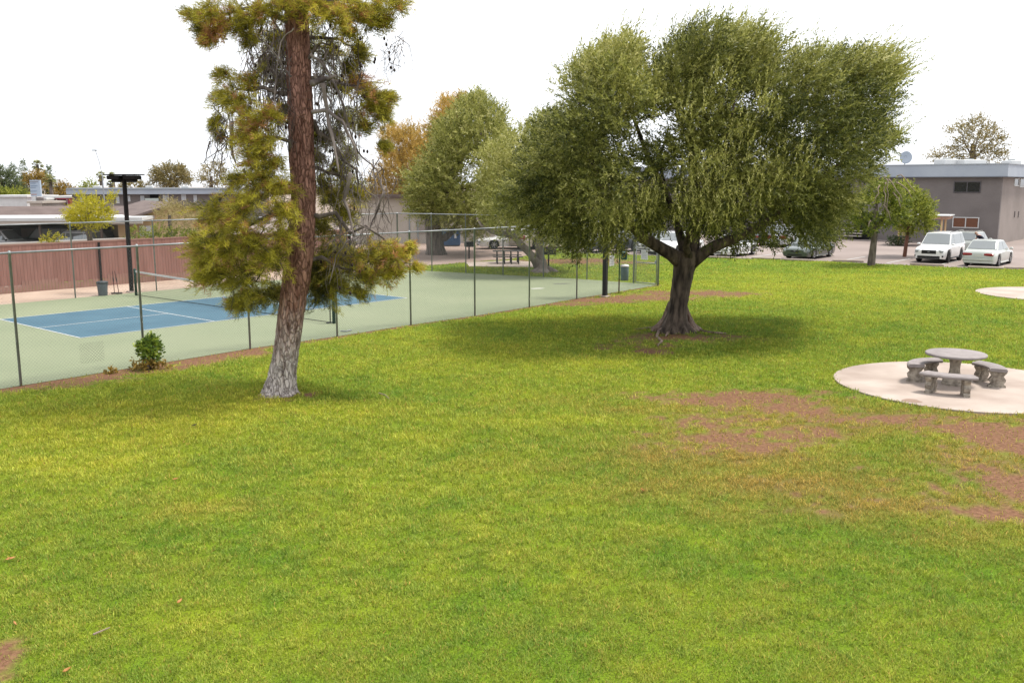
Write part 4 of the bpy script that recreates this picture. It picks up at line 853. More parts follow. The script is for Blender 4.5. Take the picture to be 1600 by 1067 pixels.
for a, b_ in wv:
    a = np.array(a); b_ = np.array(b_); d = nrm(b_ - a); n1 = np.array([nnv[0], nnv[1], 0]) * .0016; n2 = np.cross(d, n1)
    nv += [a - n2, a + n2, b_ + n2, b_ - n2, a - n1, a + n1, b_ + n1, b_ - n1]
polymesh('netting', np.array(nv), 4, M['net'], root)
MB().tube([npt(.06, .04), npt(nL / 2, .035), npt(nL - .06, .04)], .012, 6).build('bottom_cord', M['net'], root)
c0 = npt(nL / 2, 0); MB().box((c0[0], c0[1], .47), (.05, .012, .9), math.atan2(ndr[1], ndr[0])).build('centre_strap', M['white'], root)
# second small dark practice support near the net post
q = G(516, 505); root = thing('net_brace', 'thin dark prop standing beside the near net post', 'post', q)
MB().tube([q, q + np.array([.02, 0, .95])], .018, 8).build('rod', M['black'], root); MB().box((q[0], q[1], .02), (.3, .08, .035), .9).build('foot', M['black'], root)
q = G(548, 519)
root = thing('fallen_stick', 'short pale stick lying on the court beside the near fence', 'stick', q); MB().tube([G(532, 518.5) + [0, 0, .03], G(541, 519) + [0, 0, .03], G(549, 517) + [0, 0, .03]], .02, 6).build('stick', M['galv_light'], root)

def trash_can(label, q):
    root = thing('trash_can', label, 'bin', q); h = .62
    MB().lathe([(.17, 0), (.18, .02), (.215, h * .82), (.215, h * .84)], q, 24).build('body', M['bin'], root, True)
    MB().lathe([(.235, h * .84), (.24, h * .90), (.23, h * .93), (.20, h * .97), (.05, h)], q, 24).build('rim_lid', mat('bin_lid', (.045, .055, .06), .6), root, True)
    for s in (-1, 1): MB().box((q[0] + s * .225, q[1], h * .74), (.04, .09, .03), 0, .01).build('handle', M['bin'], root)
trash_can('round grey plastic trash can with dark lid beyond the court', G(161, 462))
def squeegee(label, px, lean):
    q = G(*px); root = thing('court_squeegee', label, 'squeegee', q, group='court squeegees leaning at the red fence')
    e = q + np.array([lean, .1, .98]); MB().tube([q + [0, 0, .06], e], .014, 6).build('handle', M['rust'], root)
    MB().box((q[0], q[1], .05), (.26, .06, .06), .5, .01).build('head', M['black'], root)
    MB().box((q[0] + lean * .6, q[1] + .06, .62), (.04, .04, .2), .2, .01, ry=lean).build('grip', M['black'], root)
squeegee('thin upright court squeegee just right of the grey trash can', (179, 460), -.06)
squeegee('thin leaning court squeegee nearer the dark brown lamp post', (186, 460), -.16)

# dog waste station
q = G(967, 458); root = thing('dog_waste_station', 'green dog waste station with bag dispenser and grey lidded bin on a post', 'waste station', q)
x, y = q[0], q[1]
MB().box((x, y, .30), (.05, .05, .60), 0).build('post_foot', M['rust'], root)
MB().box((x, y, 1.25), (.05, .05, 1.3), 0).build('post', M['green'], root)
d = MB().box((x + .19, y - .02, 1.60), (.26, .18, .34), 0, .03).build('dispenser', M['green'], root)
MB().box((x + .20, y - .117, 1.62), (.13, .012, .18), 0).build('slot', M['black'], d)
MB().lathe([(.15, .55), (.17, .58), (.18, 1.1), (.18, 1.14)], (x + .22, y - .05, 0), 18).build('bin', M['binstation'], root, True)
MB().lathe([(.195, 1.14), (.195, 1.18), (.15, 1.22), (.02, 1.24)], (x + .22, y - .05, 0), 18).build('lid', M['white'], root, True)
MB().box((x + .02, y - .02, 1.90), (.2, .02, .3), 0).build('sign_plate', M['green'], root)

# picnic table and grills
def picnic_table():
    q = G(793, 412); root = thing('picnic_table', 'black metal mesh picnic table with two benches on a concrete pad beyond the court', 'picnic table', q)
    x, y = q[0], q[1]; m = M['black']; a = .05
    c, s = math.cos(a), math.sin(a)
    def w(u, v): return (x + c * u - s * v, y + s * u + c * v)
    t = MB(); t.box((*w(0, 0), .75), (1.75, .75, .04), a, .015); t.build('tabletop', m, root)
    for sg in (-1, 1): MB().box((*w(0, sg * .72), .45), (1.75, .27, .04), a, .015).build('bench', m, root)
    for u in (-.62, -.2, .2, .62):
        f = MB()
        for sg in (-1, 1):
            f.tube([(*w(u, sg * .25), .74), (*w(u, sg * .28), .3), (*w(u, sg * .45), .06), (*w(u, sg * .75), .06), (*w(u, sg * .85), .12), (*w(u, sg * .80), .44)], .03, 8)
        f.tube([(*w(u, -.28), .3), (*w(u, .28), .3)], .025, 8); f.build('frame', m, root)
picnic_table()
def grill(label, px, w_=.55):
    q = G(*px); root = thing('pedestal_grill', label, 'grill', q, group='park grills on posts'); x, y = q[0], q[1]
    MB().tube([(x, y, 0), (x, y, .75)], .045, 8).build('post', M['pole'], root)
    f = MB(); f.box((x, y, .77), (w_, .42, .03), .1); f.box((x, y + .2, .92), (w_, .03, .28), .1); f.box((x - w_ / 2, y, .90), (.03, .42, .24), .1); f.box((x + w_ / 2, y, .90), (.03, .42, .24), .1); f.box((x, y - .2, .86), (w_, .03, .16), .1)
    b = f.build('firebox', M['black'], root); gb = MB()
    for k in range(8): gb.tube([(x - w_ / 2 + .05 + k * w_ / 9, y - .2, .98), (x - w_ / 2 + .05 + k * w_ / 9, y + .2, .98)], .008, 5)
    gb.build('grate', M['pole'], b)
grill('black park grill on a post on the bare dirt left of the picnic table', (733, 404.5))
grill('black park grill on a post right of the leaning pale trunk', (857, 419), .75)
grill('black park grill half hidden under the hanging leaves of the big tree', (894, 410), .7)

# stone table set
tx, ty = G(1490, 600.5, .035)[:2]
root = thing('stone_table', 'round grey stone table on a fluted pedestal on the concrete pad', 'table', (tx, ty, .035))
MB().lathe([(.56, .665), (.635, .68), (.655, .705), (.65, .73), (.63, .742), (.02, .746)], (tx, ty, .035), 48).build('tabletop', M['stone'], root, True)
pb = MB(); prof = [(.255, 0), (.26, .05), (.235, .07), (.245, .095), (.235, .14), (.20, .16), (.20, .18), (.14, .21), (.115, .30), (.108, .40), (.115, .50), (.135, .57), (.165, .62), (.18, .665)]
vs = []; n = 40
for r, z in prof:
    for j in range(n):
        a = 2 * math.pi * j / n; fl = 1 + (.035 * math.cos(a * 10) if .2 < z < .6 else .012 * math.cos(a * 14)); vs.append((tx + r * fl * math.cos(a), ty + r * fl * math.sin(a), .035 + z))
pb.add(vs, [(i * n + j, i * n + (j + 1) % n, (i + 1) * n + (j + 1) % n, (i + 1) * n + j) for i in range(len(prof) - 1) for j in range(n)] + [tuple(range(n - 1, -1, -1))]); auto(pb.build('pedestal', M['stone_leg'], root, True), 40)
def stone_bench(label, ang, rad=1.0, half=.50):
    a0 = math.radians(ang); cx, cy = tx + rad * math.cos(a0), ty + rad * math.sin(a0)
    root = thing('stone_bench', label, 'bench', (cx, cy, .035), group='curved stone benches round the table')
    ro, ri = rad + .20, rad - .17; n = 18; ring = []
    sec = [(ri + .02, .375), (ri, .395), (ri, .425), (ri + .03, .447), (ro - .03, .450), (ro, .425), (ro, .395), (ro - .02, .375)]
    vs = []; 
    for i in range(n + 1):
        a = a0 - half + 2 * half * i / n; e = 1 if 0 < i < n else .97
        for r, z in sec: vs.append((tx + ((r - rad) * e + rad) * math.cos(a), ty + ((r - rad) * e + rad) * math.sin(a), .035 + z))
    k = len(sec); fs = [(i * k + j, i * k + (j + 1) % k, (i + 1) * k + (j + 1) % k, (i + 1) * k + j) for i in range(n) for j in range(k)] + [tuple(range(k)), tuple(range(n * k, n * k + k))]
    o = MB().add(vs, fs).build('seat', M['stone'], root); auto(o, 40)
    for sg in (-1, 1):
        a = a0 + sg * half * .66; c = np.array([tx + rad * 1.01 * math.cos(a), ty + rad * 1.01 * math.sin(a)])
        rd_ = np.array([math.cos(a), math.sin(a)]); tg = np.array([-rd_[1], rd_[0]])
        # scrolled outline seen from the side of the leg: wide cap, pinched waist, belly, plinth
        out = [(.18, 0), (.18, .045), (.155, .055), (.13, .085), (.165, .13), (.175, .18), (.14, .225), (.122, .255), (.15, .30), (.185, .335), (.19, .374)]
        pts = [(w_, z) for w_, z in out] + [(-w_, z) for w_, z in reversed(out)]
        L3 = [np.array([*(c + rd_ * w_ - tg * .065), .035 + z]) for w_, z in pts]
        lg = MB().extrude(L3, (*(tg * .13), 0)); 
        # carved panel on both faces
        for s2 in (-1, 1):
            L4 = [np.array([*(c + rd_ * w_ * .62 + tg * (.065 * s2)), .035 + .05 + z * .78]) for w_, z in pts]
            lg.extrude(L4, (*(tg * .014 * s2), 0))
        lg.build('leg', M['stone_leg'], root)
stone_bench('curved stone bench at the back left of the round stone table', 130, .82, .74)
stone_bench('curved stone bench in front of the round stone table, nearest the bare earth', -121, 1.20, .44)
stone_bench('curved stone bench to the right of the round stone table', 3, .88, .56)
# fallen things
def leaf_thing(label, px, sz, a, m='dryleaf', group=None):
    q = G(*px); sz *= .68; root = MB(); c, s = math.cos(a), math.sin(a)
    pts = [(-1, 0, .02), (-.4, .35, .035), (.3, .4, .03), (1, 0, .045), (.3, -.38, .03), (-.4, -.3, .02)]
    top = [(q[0] + sz * (c * u - s * v), q[1] + sz * (s * u + c * v), z + .012) for u, v, z in pts]; root.extrude(top, (0, 0, .004))
    o = root.build('fallen_leaf', M[m]); return tag(o, label, 'leaf', group)
LV = 'dry leaves lying on the lawn'
leaf_thing('orange dry leaf on the grass at the far left edge', (17, 877), .09, .3, group=LV)
leaf_thing('small dry leaf on the lawn in the left foreground, right of the orange leaf', (281, 944), .06, 1.2, group=LV)
leaf_thing('orange dry leaf on the grass at the bottom left near the bare earth', (105, 1052), .06, .8, group=LV)
leaf_thing('brown dry leaf on the lawn in front of the whitewashed pine trunk', (274, 752), .08, .1, group=LV)
leaf_thing('pale dry leaf in the middle of the lawn, left of the worn earth', (1004, 769), .08, 2.0, group=LV)
leaf_thing('small dry leaf at the lower left, just above the bare corner', (24, 979), .05, 2.4, group=LV)
leaf_thing('dark dead leaf on the bright grass left of the pine trunk', (304, 667), .08, .6, 'cone', group=LV)
leaf_thing('dark clod lying on the far grass in front of the white coupe', (1133, 411), .16, .6, 'cone')
for lab, L, r in (('short pale fallen twig on the lawn at the lower left', [(146, 997), (158, 992), (172, 986)], .012), ('thin curved fallen twig on the lawn right of the pine', [(592, 617), (602, 620), (608, 626)], .014)):
    pts = [G(x, y) + [0, 0, .045] for x, y in L]; o = MB().tube(pts, [r, r * .8, r * .5], 6).build('fallen_twig', M['twig']); tag(o, lab, 'twig')

# ------------------------------------------------------------------ parking: wheel stops and stall lines
def wheel_stop(label, px, ang, L=1.8):
    q = G(*px); o = MB().box((q[0], q[1], .075), (L, .16, .12), ang, .03).build('wheel_stop', M['concrete']); return tag(o, label, 'wheel stop', 'concrete wheel stops along the lawn edge')
ea = math.atan2(*(lot_edge[6] - lot_edge[3])[::-1]); ea2 = math.atan2(*(lot_edge[9] - lot_edge[7])[::-1])
wheel_stop('concrete wheel stop in front of the white coupe', (1128, 404), ea)
wheel_stop('dark shaded concrete wheel stop between the white coupe and the dark green car', (1197, 405.5), ea)
wheel_stop('concrete wheel stop in front of the dark green car', (1248, 408), ea)
wheel_stop('concrete wheel stop just left of the small tree at the lot edge', (1325, 409.5), ea)
wheel_stop('concrete wheel stop in front of the white suv', (1448, 415.5), ea2)
wheel_stop('concrete wheel stop behind the silver sedan', (1540, 420), ea2)
wheel_stop('concrete wheel stop at the right edge of the picture', (1590, 420.5), ea2, 1.6)
st = MB()
for k in range(-3, 9):
    b0_ = lot_edge[8] + nrm(lot_edge[8] - lot_edge[6]) * (1.3 + 2.75 * -k); 
    a = b0_ + U * .8; b_ = b0_ + U * 5.2; n2 = np.array([-U[1], U[0]]) * .05
    st.poly([(*(a - n2), .016), (*(b_ - n2), .016), (*(b_ + n2), .016), (*(a + n2), .016)])
tag(st.build('stall_lines', M['line']), kind='structure')

# ------------------------------------------------------------------ vehicles (nose along local +x)
def car(name, label, loc, head, kind='sedan', color='white', L=4.7, Wd=1.78, H=1.45, rw=.32, front='std', group=None, cat='car'):
    root = thing(name, label, cat, (loc[0], loc[1], .014), head, group); pm = color if not isinstance(color, str) else M[color]
    hl = L / 2; wb = L * .575; xf = wb / 2 + .02 * L * .3; xr = -wb / 2 + .02 * L * .3
    bh = H * (.60 if kind != 'suv' else .585); hood = bh * (.93 if kind in ('sedan', 'coupe') else .97); deck = bh * (1.0 if kind != 'suv' else .98); clr = .17 if kind not in ('suv', 'pickup') else .23
    prof = [(-hl, deck * .86), (-hl + .05, deck * .96), (-hl + .3, deck), (0, bh), (hl * .45, hood * 1.02), (hl * .8, hood * .95), (hl * .95, hood * .84), (hl, hood * .74)]
    xs = np.unique(np.concatenate([np.linspace(-hl, hl, 46), np.linspace(xf - rw * 1.2, xf + rw * 1.2, 13), np.linspace(xr - rw * 1.2, xr + rw * 1.2, 13), [-hl + .02, hl - .02, -hl + .06, hl - .06]]))
    vs = []
    for x in xs:
        e = abs(x) / hl; w = Wd / 2 * (1 - .10 * e ** 5 - .07 * max(0, (e - .955) / .045) ** 2); zt = np.interp(x, *zip(*prof)); zb = clr + .05 * max(0, (e - .85) / .15)
        for xw in (xf, xr):
            dx = abs(x - xw)
            if dx < rw * 1.16: zb = max(zb, rw + math.sqrt(max(0, (rw * 1.16) ** 2 - dx * dx)))
        zb = min(zb, zt - .14); zs = zt - .10
        sec = [(w * .93, zb), (w * .985, zb + (zs - zb) * .30), (w, zb + (zs - zb) * .62), (w * .985, zs), (w * .93, zt - .025), (w * .80, zt), (w * .4, zt + .012), (0, zt + .016)]
        half = [(x, y, z) for y, z in sec]; vs += half + [(x, -y, z) for x, y, z in reversed(half[:-1])]
    k = 15; n = len(xs); fs = [(i * k + j, i * k + j + 1, (i + 1) * k + j + 1, (i + 1) * k + j) for i in range(n - 1) for j in range(k - 1)]
    fs += [tuple(range(k)), tuple(range((n - 1) * k, n * k))]
    body = MB().add(vs, fs).build('body', pm, root, local=True); auto(body, 30)
    MB().box((0, 0, clr + .17), (L * .94, Wd * .80, .34)).build('underbody', M['black'], root, local=True)
    # cabin
    tri = {'sedan': (.22, .05, -.20, -.36, .86), 'coupe': (.20, .02, -.16, -.36, .84), 'suv': (.24, .10, -.40, -.475, .88), 'wagon': (.23, .08, -.38, -.465, .86), 'pickup': (.20, .08, -.06, -.10, .86)}[kind]
    x0, x1, x2, x3 = [q * L for q in tri[:4]]; wt = Wd / 2 * .76; wbm = Wd / 2 * .93; zb = bh - .03
    Lb = [(x0, zb), (x1, H - .03), ((x1 + x2) / 2, H), (x2, H - .02), (x3, zb)]
    cv_ = []
    for x, z in Lb:
        f = (z - zb) / (H - zb); y = wbm + (wt - wbm) * min(1, f * 1.02); 
        cv_ += [(x, y, z - (.035 if f > .5 else 0)), (x, y * .9, z), (x, 0, z + (.02 if f > .5 else 0)), (x, -y * .9, z), (x, -y, z - (.035 if f > .5 else 0))]
    fs = [(i * 5 + j, i * 5 + j + 1, (i + 1) * 5 + j + 1, (i + 1) * 5 + j) for i in range(4) for j in range(4)]
    fs += [tuple(i * 5 for i in range(5)), tuple(i * 5 + 4 for i in range(4, -1, -1))]
    cb = MB().add(cv_, fs).build('roof', pm, root, local=True); auto(cb, 25)
    def pane(nm, quad, off, inset=(.08, .92, .10, .90), m='glass'):
        A, B, C, D = [np.array(q) for q in quad]
        f = lambda s, t_: (A * (1 - s) + B * s) * (1 - t_) + (D * (1 - s) + C * s) * t_
        a, b_, c, d_ = inset; Q = [f(a, c), f(b_, c), f(b_, d_), f(a, d_)]; nrm_ = np.cross(Q[1] - Q[0], Q[3] - Q[0]); nrm_ /= np.linalg.norm(nrm_)
        if np.dot(nrm_, off) < 0: nrm_ = -nrm_
        MB().extrude([q - nrm_ * .01 for q in Q], nrm_ * .018).build(nm, M[m], root, local=True)
    def cp(i, y, z=0): return np.array([Lb[i][0], y, Lb[i][1] + z])
    def screen(nm, i0, i1, t0, t1, sx_):
        vs_ = []
        for t_ in (t0, t1):
            for j in range(5):
                a_ = np.array(cv_[i0 * 5 + j]); b_ = np.array(cv_[i1 * 5 + j]); q_ = a_ + (b_ - a_) * t_; q_[1] *= .94; vs_.append(q_ + np.array([sx_ * .016, 0, .012]))
        MB().add(vs_, [(j, j + 1, j + 6, j + 5) for j in range(4)]).build(nm, M['glass'], root, local=True)
    screen('windscreen', 0, 1, .12, .93, 1); screen('rear_window', 4, 3, .20, .90, -1)
    for s in (1, -1):
        zt_ = H - .065; yb, yt = wbm * s, wt * s
        xb = (x0 + x3) / 2 if kind in ('sedan', 'coupe') else x0 * .1 + x3 * .05
        nb = [x0 - .18, x0 * .30 + x2 * .1, x2 * .72, x3 + .12] if kind in ('suv', 'wagon') else ([x0 - .18, (x0 + x3) / 2 + .02, x3 + .18] if kind != 'pickup' else [x0 - .15, x3 + .08])
        def topx(x): return np.clip(x, x2 + .04, x1 - .03)
        for i in range(len(nb) - 1):
            a, b_ = nb[i] - .03, nb[i + 1] + .03
            fa = lambda z: yb + (yt - yb) * (z - zb) / (H - .03 - zb)
            z0, z1 = zb + .07, zt_ - .03
            pane('side_window', [(a, fa(z0), z0), (b_, fa(z0), z0), (topx(b_), fa(z1), z1), (topx(a), fa(z1), z1)], np.array([0, s, .3]), (0, 1, 0, 1))
        MB().box((x0 - .12, s * (Wd / 2 + .07), bh + .05), (.10, .18, .12), 0, .03).build('mirror', pm if kind != 'pickup' else M['black'], root, local=True)
        for hx in ((x0 + x3) / 2 + .12, x0 - L * .36 + .1): MB().box((hx - .3, s * (Wd / 2 * .995), bh - .17), (.16, .025, .03), 0, .008).build('door_handle', pm, root, local=True)
        MB().box((0.02 * L * .3, s * Wd / 2 * .965, clr + .035), (wb - rw * 2.5, .05, .07), 0, .01).build('sill', M['black'] if kind in ('suv',) else pm, root, local=True)
    # wheels
    for xw in (xf, xr):
        for s in (1, -1):
            y = s * (Wd / 2 - .125)
            wl = MB().lathe([(rw * .62, -.10), (rw * .93, -.11), (rw, -.07), (rw, .07), (rw * .93, .11), (rw * .62, .10)], (xw, y, rw), 28, 'Y').build('wheel', M['tyre'], root, True, local=True)
            rm = MB()
            rm.lathe([(rw * .12, 0), (rw * .16, .012), (rw * .12, .03)], (xw, y + s * .085, rw), 12, 'Y')
            for q in range(7):
                a = 2 * math.pi * q / 7; rm.box((xw + math.cos(a) * rw * .36, y + s * .095, rw + math.sin(a) * rw * .36), (rw * .56, .022, rw * .15), 0, 0, 0, -a)
            vs_ = []; 
            for j in range(28):
                a = 2 * math.pi * j / 28; vs_ += [(xw + math.cos(a) * rw * .60, y + s * .085, rw + math.sin(a) * rw * .60), (xw + math.cos(a) * rw * .66, y + s * .112, rw + math.sin(a) * rw * .66)]
            rm.add(vs_, [(2 * j, 2 * ((j + 1) % 28), 2 * ((j + 1) % 28) + 1, 2 * j + 1) for j in range(28)])
            rm.build('rim', M['rim'] if kind != 'suv' else M['black'], wl, local=True)
    # front
    fx = hl - .012; w = Wd / 2
    zf = hood * .74
    for s in (1, -1):
        MB().box((hl - .10, s * w * .70, zf - .06 if kind != 'suv' else zf - .03), (.22, w * .36, .17), s * -.28, .035).build('headlight', M['headlamp'], root, local=True)
        MB().box((-hl + .05, s * w * (.60 if kind != 'wagon' else .78), deck * .86 - .05), (.17, w * (.56 if kind != 'wagon' else .24), .145 if kind not in ('wagon', 'suv', 'pickup') else .26), s * .12, .03).build('taillight', M['redlamp'], root, local=True)
        if kind == 'suv': MB().box((hl - .06, s * w * .78, clr + .20), (.10, w * .22, .12), s * -.3, .02).build('fog_lamp', M['black'], root, local=True)
    MB().box((hl - .018, 0, zf - .07), (.06, w * (.92 if kind == 'suv' else .6), .22 if kind == 'suv' else .11), 0, .02).build('grille', M['black'], root, local=True)
    MB().box((hl - .045, 0, clr + .13), (.10, w * (1.45 if kind == 'suv' else 1.1), .20 if kind == 'suv' else .13), 0, .03).build('lower_intake', M['black'], root, local=True)
    MB().box((hl - .004, 0, zf - .07), (.06, w * .16, .03), 0, .01).build('badge', M['chrome'], root, local=True)
    MB().box((-hl - .004, 0, deck * .86 - .10), (.02, .32, .16)).build('licence_plate', M['plate'], root, local=True)
    MB().box((-hl + .005, 0, clr + .26), (.07, Wd * .88, .16), 0, .03).build('rear_bumper', pm, root, local=True)
    if kind in ('suv', 'wagon'):
        for s in (1, -1): MB().tube([(x1 - .1, s * wt * .88, H - .01), (x1 - .25, s * wt * .88, H + .045), (x2 + .3, s * wt * .88, H + .045), (x2 + .12, s * wt * .88, H - .01)], .016, 6).build('roof_rail', M['black'] if kind == 'suv' else pm, root, local=True)
    if kind == 'pickup':
        MB().box((-hl * .62, 0, bh + .005), (L * .34, Wd * .80, .05)).build('bed_liner', M['black'], root, local=True)
    return root
H50 = UA; H230 = UA + math.pi
wht = paint('white', (.78, .78, .77)); slv = paint('silver', (.50, .52, .49)); gsl = paint('grey_silver', (.42, .44, .41)); dgr = paint('dark_green', (.05, .065, .055)); dgy = paint('dark_grey', (.06, .065, .075)); blk = paint('black', (.012, .012, .014)); tanp = paint('tan', (.46, .41, .34)); slv2 = paint('bright_silver', (.55, .56, .57))
def cpt(x, y, back): q = G(x, y)[:2]; return q + U * back
q = cpt(1451, 411.5, 2.15); car('parked_car', 'white suv parked nose to the lawn beside the silver sedan', q, H230, 'suv', wht, 4.6, 1.82, 1.74, .36)
q = cpt(1527, 417.5, 2.3); car('parked_car', 'pale silver sedan backed up to the lawn edge showing its red tail lights', q, H50, 'sedan', slv, 4.75, 1.82, 1.47, .33)
q = P(1507, 385, 62)[:2] + U * 1.6; car('parked_car', 'grey green wagon parked behind the white suv near the grey building', q, H50, 'wagon', gsl, 4.6, 1.78, 1.50, .33)
q = cpt(1242, 406, 2.2); car('parked_car', 'dark green car with bright headlights parked under the right side of the big tree', q, H230, 'sedan', dgr, 4.6, 1.78, 1.42, .33)
q = cpt(1119, 402.5, 2.2); car('parked_car', 'low white coupe parked behind the big tree trunk', q, H230, 'coupe', wht, 4.5, 1.82, 1.36, .34)
q = cpt(1032, 399, 2.2); car('parked_car', 'white car half hidden behind the left fork of the big tree', q, H230, 'sedan', wht, 4.6, 1.8, 1.43, .33)
q = cpt(998, 398, 3.0); car('parked_car', 'grey silver car seen through the court gate', q, H230, 'sedan', slv2, 4.5, 1.78, 1.43, .33)
q = G(918, 395)[:2] + np.array([1.9, 1.2]); car('parked_car', 'dark grey suv behind the black lamp post', q, math.radians(205), 'suv', dgy, 4.6, 1.85, 1.7, .37)
q = P(1182, 384, 72)[:2] + U * 1; car('parked_car', 'black car in the far row behind the white coupe', q, H50, 'sedan', blk, 4.6, 1.8, 1.45, .33)
q = P(1222, 384, 70)[:2] + U * 1; car('parked_car', 'white topped car in the far row behind the dark green car', q, H50, 'suv', slv2, 4.6, 1.8, 1.65, .35)
q = G(782, 389)[:2] + np.array([.8, .6]); car('parked_car', 'old white sedan facing left behind the picnic table', q, math.radians(192), 'sedan', wht, 5.0, 1.85, 1.42, .33)
q = G(818, 390.5)[:2] + U * 2.3; car('parked_car', 'tan and white pickup with tall red tail lights beyond the leaning trunk', q, H50 - .15, 'pickup', tanp, 5.3, 1.95, 1.85, .38, cat='pickup')
# cars under the carport
def under(px, Y): return P(px, 375, Y)[:2]
car('parked_car', 'silver pickup under the left end of the carport', under(2, 61), math.radians(-2), 'pickup', slv2, 5.2, 1.9, 1.70, .38, cat='pickup')
car('parked_car', 'black suv parked in the shade of the carport', under(78, 63), math.radians(172), 'suv', blk, 4.7, 1.9, 1.78, .37)
car('parked_car', 'silver car under the carport left of the yellow green tree', under(117, 61.5), math.radians(170), 'wagon', slv2, 4.2, 1.8, 1.58, .33)
car('parked_car', 'dark car under the right end of the carport behind the yellow green tree', under(148, 64), math.radians(176), 'sedan', blk, 4.4, 1.8, 1.48, .33)

# ------------------------------------------------------------------ the person at the wagon
def skin_mesh(name, verts, edges, m, parent, root_i=0, sub=2):
    me = bpy.data.meshes.new(name); me.from_pydata([v[0] for v in verts], edges, []); me.update()
    o = bpy.data.objects.new(name, me); link(o); o.parent = parent; BASE[o.name] = (0, 0, 0)
    sm = o.modifiers.new('skin', 'SKIN'); sm.use_smooth_shade = True
    if not me.skin_vertices: me.skin_vertices.new()
    for i, v in enumerate(verts):
        r = v[1]; me.skin_vertices[0].data[i].radius = (r, r) if not isinstance(r, tuple) else r
    me.skin_vertices[0].data[root_i].use_root = True
    s2 = o.modifiers.new('sub', 'SUBSURF'); s2.levels = sub; s2.render_levels = sub
    me.materials.append(m); return o
def person():
    pos = P(1537, 380, 61.2); z0 = .012
    root = thing('person', 'person in a dark navy top leaning in beside the grey green wagon', 'person', (pos[0], pos[1], z0), math.radians(150))
    # local +x is the way the person faces; bent forward from the hips
    V_ = [((0, 0, .93), .12), ((.10, 0, 1.06), .125), ((.24, 0, 1.20), .14), ((.33, 0, 1.29), .11), ((.40, 0, 1.33), .055), ((.47, 0, 1.37), .085), ((.52, 0, 1.44), .09),
          ((.02, .10, .88), .10), ((.05, .11, .50), .075), ((-.02, .12, .10), .045), ((.02, .12, .04), .045), ((.16, .13, .03), .035),
          ((.02, -.10, .88), .10), ((-.02, -.11, .50), .075), ((-.10, -.12, .10), .045), ((-.06, -.12, .04), .045), ((.08, -.13, .03), .035),
          ((.33, .19, 1.27), .06), ((.48, .24, 1.06), .045), ((.66, .20, 1.02), .034), ((.73, .19, 1.01), .03),
          ((.33, -.19, 1.27), .06), ((.50, -.25, 1.08), .045), ((.68, -.22, 1.06), .034), ((.75, -.21, 1.05), .03)]
    E_ = [(0, 1), (1, 2), (2, 3), (3, 4), (4, 5), (5, 6), (0, 7), (7, 8), (8, 9), (9, 10), (10, 11), (0, 12), (12, 13), (13, 14), (14, 15), (15, 16), (3, 17), (17, 18), (18, 19), (19, 20), (3, 21), (21, 22), (22, 23), (23, 24)]
    for h, sg in ((20, 1), (24, -1)):
        b = np.array(V_[h][0])
        for k in range(5):
            off = (k - 1.5) * .02
            if k < 4:
                a = b + [.05, off, -.005]; c = b + [.085 + .012 * (1.5 - abs(k - 1.5)), off * 1.1, -.025]
            else:
                a = b + [.0, -sg * .04, -.01]; c = b + [.035, -sg * .055, -.02]
            i = len(V_); V_ += [(tuple(a), .010), (tuple(c), .008)]; E_ += [(h, i), (i, i + 1)]
    body = skin_mesh('body', V_, E_, M['skin'], root)
    fc = MB(); fc.lathe([(.012, .02), (.02, 0), (.012, -.02)], (.605, 0, 1.42), 8); o = fc.build('nose', M['skin'], root, True, local=True)
    skin_mesh('shirt', [((.02, 0, .97), .135), ((.12, 0, 1.08), .145), ((.24, 0, 1.20), .158), ((.33, 0, 1.29), .125), ((.33, .19, 1.27), .076), ((.43, .225, 1.13), .066), ((.33, -.19, 1.27), .076), ((.44, -.23, 1.14), .066)], [(0, 1), (1, 2), (2, 3), (3, 4), (4, 5), (3, 6), (6, 7)], M['navy'], root)
    skin_mesh('trousers', [((0, 0, .95), .135), ((.02, .10, .88), .115), ((.05, .11, .50), .09), ((-.02, .12, .11), .062), ((.02, -.10, .88), .115), ((-.02, -.11, .50), .09), ((-.10, -.12, .11), .062)], [(0, 1), (1, 2), (2, 3), (0, 4), (4, 5), (5, 6)], M['trousers'], root)
    h = MB(); vs = []
    for i in range(7):
        t_ = math.pi * .62 * i / 6
        for j in range(14):
            a = 2 * math.pi * j / 14; vs.append((.505 + math.sin(t_) * math.cos(a) * .105 - .02, math.sin(t_) * math.sin(a) * .108, 1.435 + math.cos(t_) * .12 - .05 * math.sin(t_) * (math.cos(a) < 0)))
    h.add(vs, [(i * 14 + j, i * 14 + (j + 1) % 14, (i + 1) * 14 + (j + 1) % 14, (i + 1) * 14 + j) for i in range(6) for j in range(14)]); h.build('hair', M['hair'], root, True, local=True)
person()

# ------------------------------------------------------------------ buildings
# right: two storey grey stucco block
kc = np.array([38.0, 73.0]); bv = V; HB = 5.25
root = thing('apartment_block', 'two storey grey stucco apartment block with pale blue fascia behind the parked cars', 'building', (*kc, 0))
def wallbox(mb, p0, d, L, z0, z1, depth, inn):
    c = p0 + d * L / 2 + inn * depth / 2; mb.box((c[0], c[1], (z0 + z1) / 2), (L, depth, z1 - z0), math.atan2(d[1], d[0])); return mb
MB().extrude([(*kc, 0), (*(kc + bv * 46), 0), (*(kc + bv * 46), HB), (*kc, HB)], (*(U * .3), 0)).build('front_wall', M['stucco'], root)
e0 = kc + U * .302; MB().extrude([(*e0, 0), (*(e0 + U * 14), 0), (*(e0 + U * 14), HB), (*e0, HB)], (*(bv * .3), 0)).build('end_wall', M['stucco_pale'], root)  # end wall in a paler, warmer stucco than the front wall
fo = kc - U * .45 - bv * .45; fh0, fh1 = HB, HB + .92
